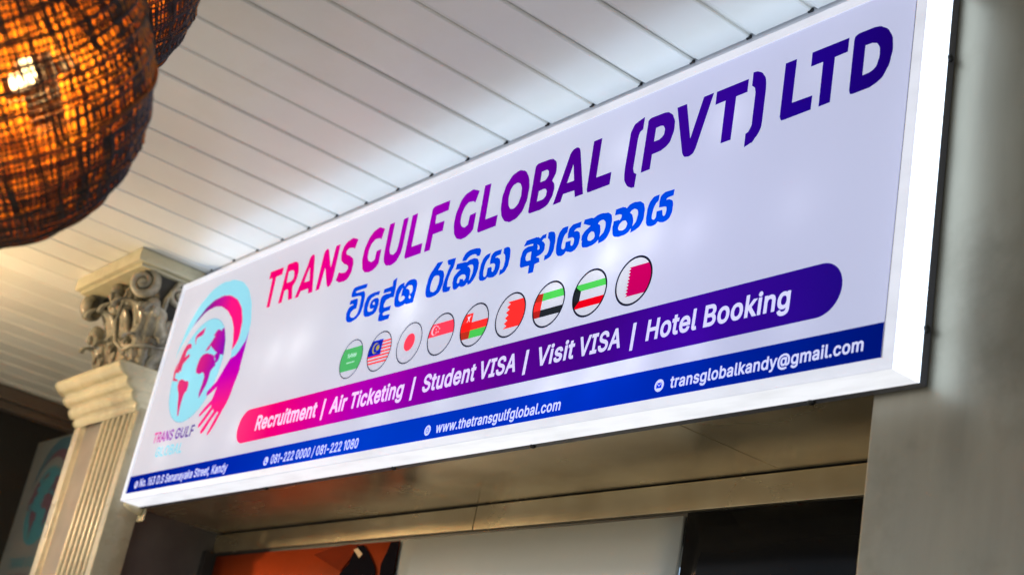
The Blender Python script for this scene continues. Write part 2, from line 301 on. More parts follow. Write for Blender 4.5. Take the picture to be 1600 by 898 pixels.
GLYPH = json.loads(r'''{",":[188,[[[38,-119],[68,71],[137,71],[84,-119]]]],"-":[453,[[[337,244],[337,188],[114,188],[114,244]]]],".":[188,[[[95,-4],[83,-3],[73,2],[63,9],[56,18],[51,29],[50,41],[51,53],[56,64],[63,73],[73,81],[83,85],[95,87],[107,85],[118,81],[128,73],[135,64],[140,53],[141,41],[140,29],[135,18],[128,9],[118,2],[107,-3]]]],"/":[249,[[[235,533],[71,-76],[14,-76],[178,533]]]],"0":[453,[[[227,-7],[191,-4],[159,7],[130,24],[105,48],[85,77],[69,113],[57,155],[50,202],[48,254],[50,306],[57,353],[69,395],[85,431],[106,461],[130,484],[159,502],[191,512],[227,516],[262,512],[294,502],[323,484],[348,461],[368,431],[384,395],[396,353],[403,306],[405,254],[403,202],[396,155],[384,113],[368,77],[348,48],[323,24],[295,7],[263,-4]],[[227,50],[251,53],[272,61],[290,74],[306,92],[320,116],[330,144],[338,176],[342,213],[344,254],[342,295],[338,332],[330,365],[320,393],[306,416],[290,435],[272,449],[251,457],[227,460],[203,457],[182,449],[163,435],[147,416],[134,393],[123,365],[115,332],[111,295],[109,254],[111,213],[115,176],[123,144],[134,116],[147,92],[163,74],[182,61],[203,53]]]],"1":[270,[[[216,509],[216,0],[152,0],[152,448],[149,448],[26,358],[26,427],[138,509]]]],"2":[453,[[[64,0],[64,47],[234,229],[282,282],[294,298],[303,313],[311,327],[316,341],[319,356],[320,371],[319,389],[315,405],[308,419],[298,431],[287,441],[273,449],[258,455],[242,459],[224,460],[205,459],[188,454],[172,447],[159,438],[148,427],[139,413],[132,398],[128,381],[127,362],[66,362],[68,391],[75,418],[86,442],[102,463],[121,481],[143,496],[168,507],[195,514],[225,516],[254,514],[281,507],[306,497],[328,483],[346,465],[361,445],[372,423],[379,398],[381,372],[380,354],[377,336],[371,318],[363,299],[351,280],[336,259],[267,180],[153,60],[153,57],[389,57],[389,0]]]],"3":[453,[[[218,-7],[188,-5],[159,1],[133,10],[109,23],[88,38],[70,57],[57,79],[48,104],[44,132],[109,132],[112,115],[118,100],[126,87],[137,76],[150,66],[165,59],[182,54],[200,51],[219,50],[239,51],[257,55],[275,61],[291,69],[304,80],[315,93],[323,108],[327,125],[329,145],[328,163],[323,180],[316,196],[305,211],[292,223],[275,234],[254,242],[229,246],[201,248],[157,248],[157,299],[288,448],[288,452],[70,452],[70,509],[372,509],[372,461],[211,278],[211,289],[247,290],[279,286],[308,276],[333,262],[354,244],[371,222],[383,198],[391,172],[393,145],[390,116],[383,90],[370,66],[353,45],[333,27],[309,12],[281,2],[251,-5]]]],"6":[453,[[[226,-7],[196,-5],[168,3],[142,15],[119,31],[100,51],[84,74],[73,101],[66,130],[64,162],[66,187],[71,212],[80,239],[94,268],[113,302],[137,340],[252,509],[322,509],[151,261],[145,261],[165,288],[174,295],[185,302],[196,307],[208,311],[221,313],[235,314],[265,312],[292,306],[316,295],[337,280],[355,262],[370,240],[380,215],[387,187],[389,157],[387,126],[380,98],[368,73],[352,50],[333,30],[310,14],[285,2],[257,-5]],[[226,48],[245,50],[263,55],[279,63],[293,73],[305,86],[314,101],[321,118],[326,137],[327,157],[326,177],[321,196],[314,213],[305,228],[293,241],[279,251],[263,259],[245,264],[226,265],[207,264],[190,259],[174,252],[160,242],[148,229],[138,214],[131,197],[126,178],[125,158],[126,138],[131,119],[138,102],[148,86],[160,73],[174,63],[190,55],[207,50]]]],"8":[453,[[[226,-7],[193,-5],[163,1],[136,11],[111,25],[91,42],[74,62],[62,84],[54,109],[52,135],[53,156],[58,176],[65,195],[75,212],[87,228],[101,241],[117,252],[134,260],[153,265],[153,267],[130,276],[110,289],[93,308],[80,330],[73,354],[70,380],[72,405],[79,428],[90,450],[105,469],[124,485],[146,498],[170,508],[197,514],[226,516],[255,514],[282,508],[306,498],[328,485],[346,469],[361,450],[373,428],[380,405],[382,380],[379,354],[372,330],[359,308],[343,289],[323,276],[300,267],[300,265],[318,260],[335,252],[351,241],[365,228],[377,212],[387,195],[395,176],[399,156],[401,135],[398,109],[391,84],[378,62],[362,42],[341,25],[317,11],[289,1],[259,-5]],[[226,49],[248,50],[267,54],[285,60],[300,69],[313,79],[323,91],[331,106],[335,122],[337,139],[335,157],[330,174],[322,189],[312,202],[299,213],[283,223],[265,230],[246,234],[226,235],[206,234],[187,230],[169,223],[153,213],[140,202],[130,189],[122,174],[117,157],[115,139],[117,122],[121,106],[129,91],[139,79],[152,69],[167,60],[185,54],[205,50]],[[226,290],[243,291],[259,294],[274,300],[287,308],[298,318],[307,330],[314,344],[318,359],[319,376],[318,392],[314,407],[308,420],[299,432],[288,442],[275,449],[260,455],[244,459],[226,460],[208,459],[192,455],[177,449],[164,442],[153,432],[145,420],[138,407],[134,392],[133,376],[134,359],[138,344],[145,330],[153,318],[164,308],[178,300],[193,294],[209,291]]]],"@":[676,[[[355,-135],[307,-133],[262,-126],[221,-114],[184,-98],[151,-77],[122,-53],[97,-24],[77,9],[61,46],[49,87],[42,131],[40,179],[42,226],[49,269],[61,309],[78,346],[98,379],[123,408],[151,433],[184,454],[220,470],[260,482],[303,489],[349,492],[394,489],[435,482],[472,469],[506,452],[536,432],[562,407],[584,380],[603,351],[617,319],[627,285],[633,251],[635,215],[631,142],[627,119],[622,97],[615,76],[605,57],[593,41],[579,28],[561,19],[541,13],[517,11],[503,12],[490,14],[476,17],[463,22],[452,28],[441,36],[432,45],[426,56],[423,68],[420,68],[413,54],[402,42],[388,30],[371,20],[350,15],[326,13],[298,15],[273,23],[251,35],[232,52],[216,72],[204,96],[195,123],[190,152],[188,182],[190,212],[197,240],[207,265],[221,287],[237,306],[257,322],[279,334],[304,341],[330,343],[351,342],[369,338],[385,331],[398,323],[409,314],[416,306],[419,306],[419,335],[474,335],[474,110],[475,97],[479,85],[485,74],[493,66],[504,61],[518,59],[533,61],[546,67],[557,76],[565,89],[571,106],[576,127],[579,152],[580,181],[581,215],[579,244],[575,273],[567,301],[555,327],[541,351],[523,373],[502,393],[477,410],[450,424],[419,434],[385,440],[347,442],[309,440],[274,434],[242,424],[213,410],[187,393],[164,372],[144,347],[128,320],[115,289],[105,255],[100,218],[98,178],[100,138],[105,100],[115,66],[128,35],[144,7],[165,-17],[189,-37],[216,-54],[246,-68],[280,-77],[317,-83],[357,-85],[376,-85],[394,-83],[412,-80],[458,-69],[489,-59],[504,-107],[464,-120],[411,-131]],[[329,65],[350,66],[367,71],[382,78],[395,88],[405,102],[412,118],[417,137],[421,160],[422,185],[421,210],[417,231],[411,249],[403,263],[393,274],[381,282],[366,287],[350,291],[331,292],[313,290],[297,285],[283,277],[271,267],[260,254],[252,239],[246,222],[243,204],[242,185],[243,164],[246,144],[251,125],[258,108],[267,93],[279,81],[293,72],[310,67]]]],"A":[480,[[[16,0],[201,509],[276,509],[463,0],[395,0],[287,302],[264,372],[232,478],[245,478],[213,371],[191,302],[85,0]],[[110,142],[110,199],[370,199],[370,142]]]],"B":[456,[[[60,0],[60,509],[241,509],[274,507],[304,501],[329,491],[350,477],[367,461],[381,442],[390,421],[396,398],[398,374],[397,353],[393,335],[387,320],[378,307],[368,295],[356,286],[343,278],[330,272],[315,267],[315,262],[331,259],[347,254],[363,245],[378,234],[391,220],[402,203],[411,184],[416,161],[418,136],[416,111],[410,88],[400,67],[386,48],[367,31],[344,18],[317,8],[284,2],[247,0]],[[125,57],[245,57],[281,60],[309,67],[330,80],[344,96],[352,115],[355,137],[354,154],[349,169],[342,184],[332,197],[320,208],[306,218],[289,225],[270,230],[248,231],[125,231]],[[125,285],[238,285],[256,286],[273,290],[288,296],[302,304],[314,314],[323,326],[330,340],[335,355],[336,372],[333,394],[326,413],[313,429],[294,442],[270,449],[240,452],[125,452]]]],"D":[502,[[[219,0],[96,0],[96,57],[215,57],[254,60],[288,68],[318,81],[343,99],[363,122],[379,149],[390,181],[397,216],[399,255],[397,294],[390,329],[379,361],[364,388],[344,410],[320,428],[291,441],[258,449],[221,452],[93,452],[93,509],[225,509],[272,506],[315,495],[353,478],[385,455],[412,426],[433,391],[449,351],[459,305],[462,255],[459,205],[449,159],[433,119],[411,84],[384,54],[351,31],[312,14],[268,3]],[[125,509],[125,0],[60,0],[60,509]]]],"F":[410,[[[60,0],[60,509],[369,509],[369,452],[125,452],[125,278],[346,278],[346,221],[125,221],[125,0]]]],"G":[520,[[[269,-7],[225,-3],[185,7],[149,25],[117,49],[91,80],[69,116],[53,157],[43,203],[40,254],[43,305],[53,352],[69,393],[91,429],[117,459],[149,484],[184,502],[223,512],[265,516],[291,515],[316,511],[340,504],[363,495],[384,483],[403,469],[421,453],[436,436],[449,416],[460,395],[468,373],[474,349],[408,349],[402,365],[395,379],[387,393],[378,405],[368,417],[356,427],[343,436],[330,443],[315,448],[299,452],[283,455],[265,456],[236,453],[209,445],[183,432],[160,414],[141,392],[125,364],[113,332],[106,295],[103,254],[106,213],[113,177],[125,145],[141,117],[161,94],[184,76],[210,63],[238,56],[269,53],[296,55],[322,61],[345,71],[365,85],[382,102],[396,123],[407,147],[413,173],[415,202],[434,199],[283,199],[283,256],[478,256],[478,200],[475,160],[466,124],[451,91],[431,62],[406,38],[377,19],[344,5],[308,-4]]]],"H":[517,[[[60,0],[60,509],[125,509],[125,289],[392,289],[392,509],[457,509],[457,0],[392,0],[392,232],[125,232],[125,0]]]],"I":[300,[[[31,0],[31,57],[118,57],[118,452],[31,452],[31,509],[269,509],[269,452],[183,452],[183,57],[269,57],[269,0]]]],"K":[467,[[[104,145],[104,216],[139,261],[174,303],[212,344],[364,509],[448,509],[231,276],[228,276]],[[60,0],[60,509],[125,509],[125,334],[124,225],[125,193],[125,0]],[[372,0],[188,259],[228,309],[449,0]]]],"L":[393,[[[60,0],[60,509],[125,509],[125,57],[361,57],[361,0]]]],"N":[523,[[[60,0],[60,509],[136,509],[343,183],[363,151],[388,107],[414,55],[405,54],[401,108],[399,157],[399,195],[399,509],[463,509],[463,0],[387,0],[202,290],[177,331],[148,381],[108,452],[119,454],[122,384],[124,328],[125,291],[125,0]]]],"O":[533,[[[267,-7],[225,-3],[186,7],[150,25],[119,49],[92,79],[70,115],[53,157],[43,203],[40,254],[43,305],[53,352],[70,393],[92,429],[119,459],[150,484],[186,502],[225,512],[267,516],[309,512],[348,502],[384,484],[415,459],[442,429],[464,393],[480,352],[490,305],[493,254],[490,203],[480,157],[464,115],[442,79],[415,49],[384,25],[348,7],[309,-3]],[[267,53],[296,56],[324,63],[349,76],[372,94],[392,116],[408,144],[420,176],[428,213],[430,254],[428,296],[420,333],[408,365],[392,392],[372,415],[349,433],[324,446],[296,453],[267,456],[237,453],[210,446],[184,433],[161,415],[141,392],[125,364],[113,332],[106,295],[103,254],[106,213],[113,176],[125,144],[141,117],[161,94],[184,76],[210,63],[237,56]]]],"R":[449,[[[60,0],[60,509],[236,509],[273,507],[305,500],[333,489],[357,474],[376,455],[390,433],[401,408],[407,381],[409,352],[407,323],[401,296],[390,271],[376,250],[357,232],[333,217],[305,206],[273,200],[236,198],[96,198],[96,255],[234,255],[258,256],[280,260],[298,267],[313,276],[325,287],[334,300],[340,316],[344,333],[345,352],[344,371],[340,389],[334,405],[325,419],[313,430],[298,440],[279,447],[258,451],[233,452],[125,452],[125,0]],[[353,0],[230,229],[303,229],[428,0]]]],"S":[447,[[[224,-9],[189,-7],[157,-1],[128,9],[102,23],[81,40],[64,60],[51,83],[42,109],[38,137],[104,137],[107,118],[114,102],[123,88],[135,76],[150,66],[166,59],[184,53],[204,50],[224,49],[246,50],[267,54],[286,60],[303,69],[317,79],[329,92],[338,106],[344,122],[346,139],[344,154],[340,168],[332,179],[322,189],[310,197],[296,205],[245,222],[184,239],[145,253],[112,269],[86,289],[67,313],[56,341],[52,372],[55,400],[62,425],[75,448],[92,468],[113,484],[138,498],[165,508],[195,514],[227,516],[259,514],[289,508],[316,498],[340,484],[360,468],[377,449],[390,427],[398,403],[401,378],[337,378],[332,401],[320,421],[302,437],[280,449],[254,456],[225,459],[204,458],[185,454],[167,448],[152,440],[139,430],[129,418],[121,405],[117,391],[115,376],[117,359],[122,345],[131,334],[142,324],[155,315],[169,308],[212,293],[264,279],[312,264],[359,238],[372,226],[384,213],[395,198],[402,180],[407,161],[408,139],[406,112],[398,87],[386,64],[370,43],[349,25],[323,11],[294,0],[261,-7]]]],"T":[449,[[[32,452],[32,509],[417,509],[417,452],[257,452],[257,0],[193,0],[193,452]]]],"U":[517,[[[259,-8],[221,-5],[186,2],[154,15],[126,33],[103,55],[85,80],[71,108],[63,139],[60,173],[60,509],[124,509],[124,178],[126,155],[132,133],[141,113],[153,95],[169,80],[187,68],[208,59],[232,54],[259,52],[286,54],[310,59],[331,68],[349,80],[365,95],[377,113],[386,133],[391,155],[393,178],[393,509],[457,509],[457,173],[454,139],[446,108],[433,80],[414,55],[391,33],[363,15],[332,2],[297,-5]]]],"V":[480,[[[204,0],[16,509],[84,509],[192,206],[215,137],[248,31],[235,31],[267,138],[290,206],[395,509],[463,509],[278,0]]]],"a":[389,[[[160,-9],[137,-7],[115,-3],[94,5],[76,15],[61,29],[48,45],[38,63],[32,84],[30,108],[32,128],[36,146],[43,161],[53,174],[64,184],[78,193],[93,200],[108,206],[125,211],[178,220],[234,227],[247,229],[257,231],[265,235],[271,240],[275,246],[276,255],[276,257],[275,272],[272,285],[267,297],[260,307],[251,315],[240,322],[227,327],[212,330],[196,331],[179,330],[163,327],[149,322],[137,316],[127,309],[118,301],[100,274],[41,291],[51,312],[64,331],[79,346],[96,358],[114,368],[133,375],[153,380],[173,383],[194,384],[208,384],[223,382],[239,379],[255,375],[271,369],[286,360],[300,350],[312,336],[322,320],[330,301],[335,278],[337,251],[337,0],[277,0],[277,52],[272,52],[267,43],[260,34],[252,25],[242,16],[229,8],[215,1],[199,-4],[181,-8]],[[170,45],[192,47],[211,51],[228,59],[242,69],[254,80],[263,93],[270,107],[274,122],[276,138],[276,190],[272,187],[267,184],[259,182],[231,176],[200,171],[175,168],[134,159],[122,154],[112,147],[103,139],[97,130],[93,118],[92,105],[93,93],[96,82],[102,72],[110,64],[119,57],[130,52],[142,48],[156,46]]]],"b":[424,[[[229,-8],[207,-7],[188,-3],[172,4],[159,12],[147,21],[138,31],[118,59],[112,59],[112,0],[53,0],[53,509],[114,509],[114,319],[118,319],[137,346],[146,356],[158,365],[171,373],[187,379],[207,383],[229,384],[260,381],[288,374],[313,361],[335,343],[354,320],[370,293],[381,262],[388,227],[390,189],[388,151],[381,116],[370,84],[354,57],[335,34],[313,16],[288,3],[260,-5]],[[220,47],[242,49],[262,55],[279,66],[294,80],[306,97],[316,117],[323,139],[327,163],[328,189],[327,215],[323,239],[316,261],[307,281],[295,297],[280,311],[263,322],[243,328],[220,330],[198,328],[178,322],[161,312],[146,299],[134,282],[125,263],[118,241],[114,216],[113,189],[114,162],[118,137],[125,115],[135,95],[147,79],[162,65],[179,55],[198,49]]]],"c":[396,[[[207,-8],[174,-5],[144,3],[117,16],[93,35],[73,58],[56,85],[44,116],[36,150],[34,187],[36,225],[44,260],[56,291],[73,318],[93,341],[117,360],[144,373],[174,381],[207,384],[225,383],[243,381],[260,377],[276,371],[291,364],[305,356],[318,346],[330,335],[340,322],[349,308],[356,293],[362,277],[303,262],[290,289],[270,311],[262,317],[252,321],[242,325],[207,330],[183,328],[163,321],[145,310],[130,296],[118,278],[108,258],[101,236],[97,212],[96,187],[97,163],[101,139],[108,117],[118,97],[130,80],[145,66],[163,55],[183,48],[207,46],[220,47],[232,49],[243,52],[271,66],[292,89],[304,117],[363,102],[357,86],[350,70],[341,56],[331,43],[319,32],[306,21],[292,12],[277,5],[261,-1],[244,-5],[226,-7]]]],"d":[424,[[[195,-8],[165,-5],[137,3],[111,16],[89,34],[70,57],[55,84],[43,116],[36,151],[34,189],[36,227],[43,262],[55,293],[71,320],[90,343],[112,361],[137,374],[165,381],[196,384],[218,383],[237,379],[253,373],[267,365],[278,356],[287,346],[306,319],[311,319],[311,509],[372,509],[372,0],[313,0],[313,59],[307,59],[287,31],[277,21],[266,12],[252,4],[236,-3],[217,-7]],[[205,47],[226,49],[246,55],[263,65],[278,79],[290,95],[299,115],[306,137],[311,162],[312,189],[311,216],[307,241],[300,263],[290,282],[278,299],[263,312],[246,322],[227,328],[205,330],[182,328],[162,322],[145,311],[130,297],[118,281],[108,261],[101,239],[97,215],[96,189],[97,163],[102,139],[109,117],[118,97],[130,80],[145,66],[162,55],[182,49]]]],"e":[404,[[[212,-8],[177,-5],[145,3],[117,16],[92,35],[72,58],[56,85],[44,116],[36,150],[34,187],[36,224],[43,259],[55,290],[71,317],[91,340],[115,359],[142,373],[172,381],[205,384],[226,383],[246,380],[266,374],[285,366],[302,355],[319,341],[334,324],[347,305],[357,282],[365,256],[369,227],[371,194],[371,169],[75,169],[75,221],[338,221],[310,202],[309,226],[305,248],[298,269],[289,287],[277,302],[263,314],[246,323],[227,328],[205,330],[183,328],[164,323],[146,313],[131,301],[119,287],[109,270],[102,251],[97,231],[96,211],[96,178],[98,151],[102,127],[110,106],[121,88],[135,73],[151,61],[169,53],[190,48],[212,46],[227,47],[241,49],[254,53],[266,58],[276,65],[285,73],[293,83],[300,93],[306,105],[365,91],[358,72],[348,55],[335,39],[320,25],[302,14],[283,4],[261,-3],[237,-7]]]],"f":[254,[[[228,379],[228,327],[6,327],[6,379]],[[81,0],[81,432],[83,452],[88,470],[96,486],[107,499],[120,510],[135,519],[152,525],[169,529],[187,530],[222,527],[243,521],[227,468],[215,472],[195,474],[178,472],[164,468],[154,460],[147,449],[143,436],[142,419],[142,0]]]],"g":[425,[[[207,-151],[180,-150],[156,-146],[134,-140],[114,-132],[97,-122],[82,-110],[70,-97],[59,-84],[51,-69],[101,-41],[122,-66],[131,-74],[142,-82],[154,-88],[169,-93],[187,-96],[207,-97],[236,-95],[261,-87],[282,-75],[298,-57],[308,-34],[311,-6],[311,68],[306,68],[287,41],[277,32],[266,24],[252,16],[236,10],[217,6],[195,5],[165,7],[138,15],[113,27],[90,43],[71,64],[55,90],[43,120],[36,154],[34,191],[36,228],[43,262],[55,293],[71,320],[90,343],[112,361],[138,374],[166,381],[196,384],[218,383],[237,379],[253,373],[267,365],[279,356],[288,346],[308,319],[313,319],[313,379],[372,379],[372,-9],[370,-40],[362,-67],[350,-90],[334,-109],[314,-124],[291,-136],[265,-144],[237,-149]],[[205,59],[227,61],[247,66],[264,75],[279,87],[291,103],[300,121],[307,142],[311,166],[312,193],[311,219],[307,242],[300,264],[291,283],[279,299],[264,312],[247,322],[227,328],[205,330],[182,328],[162,322],[145,312],[130,298],[118,281],[109,262],[102,241],[97,218],[96,193],[97,167],[102,144],[109,123],[118,104],[130,89],[145,76],[163,67],[183,61]]]],"h":[410,[[[114,227],[114,0],[53,0],[53,509],[114,509],[114,287],[102,287],[116,319],[132,344],[152,362],[175,374],[200,382],[227,384],[252,382],[275,377],[295,369],[313,356],[329,340],[341,321],[350,298],[355,271],[357,240],[357,0],[296,0],[296,235],[293,263],[286,286],[273,304],[256,318],[235,326],[210,329],[192,328],[176,324],[161,317],[147,308],[136,297],[126,283],[119,266],[115,248]]]],"i":[167,[[[53,0],[53,379],[114,379],[114,0]],[[84,443],[73,444],[63,448],[54,455],[47,463],[42,472],[41,483],[42,494],[47,503],[54,512],[63,519],[73,523],[84,524],[95,523],[105,519],[114,512],[121,503],[125,494],[126,483],[125,472],[121,463],[114,455],[105,448],[95,444]]]],"k":[381,[[[110,137],[110,212],[121,212],[284,379],[360,379],[184,199],[177,199]],[[53,0],[53,509],[114,509],[114,0]],[[294,0],[148,186],[191,229],[372,0]]]],"l":[189,[[[139,-2],[112,0],[91,8],[74,20],[62,37],[55,59],[53,84],[53,509],[114,509],[114,99],[115,83],[117,71],[120,62],[126,56],[135,53],[146,52],[160,53],[170,54],[181,3],[162,-1]]]],"m":[610,[[[53,0],[53,379],[112,379],[112,295],[108,295],[114,314],[122,331],[132,346],[144,358],[158,368],[172,376],[187,382],[203,385],[219,386],[245,383],[268,375],[287,361],[303,342],[314,320],[321,295],[312,295],[318,312],[326,328],[337,343],[350,356],[365,366],[381,375],[398,381],[417,385],[437,386],[458,384],[478,380],[497,372],[514,361],[529,346],[541,328],[550,307],[555,283],[557,255],[557,0],[496,0],[496,254],[493,279],[486,298],[473,313],[456,323],[438,328],[419,330],[403,329],[388,326],[374,320],[363,312],[353,302],[345,290],[340,277],[336,263],[335,247],[335,0],[274,0],[274,260],[272,280],[265,297],[253,311],[238,322],[220,328],[199,330],[185,329],[171,326],[158,320],[145,312],[135,302],[126,289],[119,274],[115,257],[114,238],[114,0]]]],"n":[410,[[[114,227],[114,0],[53,0],[53,379],[112,379],[112,287],[102,287],[116,319],[132,344],[152,362],[175,374],[200,382],[227,384],[252,382],[275,377],[295,369],[313,356],[328,340],[341,321],[350,298],[355,271],[357,240],[357,0],[296,0],[296,235],[293,263],[286,286],[273,304],[256,318],[235,326],[210,329],[192,328],[176,324],[161,317],[147,308],[136,297],[126,283],[119,266],[115,248]]]],"o":[415,[[[207,-8],[174,-5],[144,3],[117,16],[93,35],[73,58],[56,85],[44,116],[36,150],[34,187],[36,225],[44,260],[56,291],[73,318],[93,341],[117,360],[144,373],[174,381],[207,384],[241,381],[271,373],[299,360],[323,341],[343,318],[359,291],[371,260],[379,225],[381,187],[379,150],[371,116],[359,85],[343,58],[323,35],[299,16],[271,3],[241,-5]],[[207,46],[231,48],[252,55],[270,66],[285,80],[298,97],[307,117],[314,139],[318,163],[319,187],[318,212],[314,236],[307,258],[298,278],[285,296],[270,310],[252,321],[231,328],[207,330],[183,328],[163,321],[145,310],[130,296],[118,278],[108,258],[101,236],[97,212],[96,187],[97,163],[101,139],[108,117],[118,97],[130,80],[145,66],[163,55],[183,48]]]],"r":[259,[[[53,0],[53,379],[112,379],[112,321],[115,321],[124,339],[136,354],[152,367],[171,377],[191,383],[213,385],[229,384],[243,384],[243,322],[230,324],[207,326],[190,325],[174,321],[159,315],[146,306],[135,296],[126,284],[119,270],[115,254],[114,237],[114,0]]]],"s":[365,[[[182,-8],[157,-7],[134,-3],[112,3],[93,12],[76,24],[62,38],[50,54],[42,73],[36,94],[94,107],[101,88],[111,72],[124,60],[140,52],[159,47],[181,45],[206,47],[227,53],[244,62],[257,74],[265,88],[268,103],[266,115],[262,126],[254,136],[243,144],[229,150],[212,155],[149,170],[118,180],[92,192],[72,208],[58,227],[50,249],[47,274],[49,295],[55,314],[65,332],[79,347],[95,360],[115,370],[137,378],[161,383],[187,384],[212,383],[234,379],[254,372],[271,363],[286,352],[299,339],[309,324],[318,308],[324,290],[268,277],[262,291],[254,304],[243,316],[228,325],[210,331],[187,333],[166,331],[147,326],[131,317],[119,305],[111,292],[109,277],[111,264],[116,253],[124,243],[136,235],[152,229],[172,223],[229,209],[261,199],[287,187],[306,171],[320,153],[328,131],[331,107],[329,85],[323,65],[312,47],[298,31],[281,17],[260,6],[236,-2],[210,-6]]]],"t":[227,[[[204,379],[204,327],[6,327],[6,379]],[[65,471],[126,471],[126,98],[127,83],[130,70],[136,61],[144,55],[156,51],[170,50],[185,51],[202,54],[213,2],[192,-3],[168,-4],[138,-1],[113,7],[92,21],[77,40],[68,64],[65,93]]]],"u":[410,[[[182,-5],[158,-3],[135,2],[115,11],[97,23],[81,39],[69,59],[60,82],[55,109],[53,139],[53,379],[114,379],[114,144],[116,116],[124,93],[137,75],[154,61],[175,53],[200,50],[218,51],[234,55],[249,62],[263,71],[274,83],[283,97],[290,113],[295,132],[296,153],[296,379],[357,379],[357,0],[298,0],[298,92],[307,92],[294,60],[277,35],[257,17],[234,5],[209,-3]]]],"w":[567,[[[138,0],[23,379],[87,379],[133,214],[154,137],[175,41],[165,41],[186,135],[206,214],[252,379],[316,379],[362,214],[382,136],[402,41],[391,41],[413,135],[434,214],[480,379],[545,379],[429,0],[368,0],[319,172],[305,225],[291,280],[277,338],[291,338],[277,280],[263,225],[248,172],[199,0]]]],"y":[389,[[[47,-139],[61,-86],[71,-87],[83,-89],[94,-90],[104,-89],[113,-86],[122,-81],[130,-74],[138,-64],[145,-52],[151,-36],[163,-1],[17,379],[84,379],[165,155],[187,87],[206,21],[184,21],[202,87],[224,155],[305,379],[371,379],[204,-58],[196,-77],[187,-93],[177,-107],[165,-119],[153,-128],[139,-136],[124,-141],[108,-144],[91,-145],[65,-143]]]]," ":[188,[]]}''')
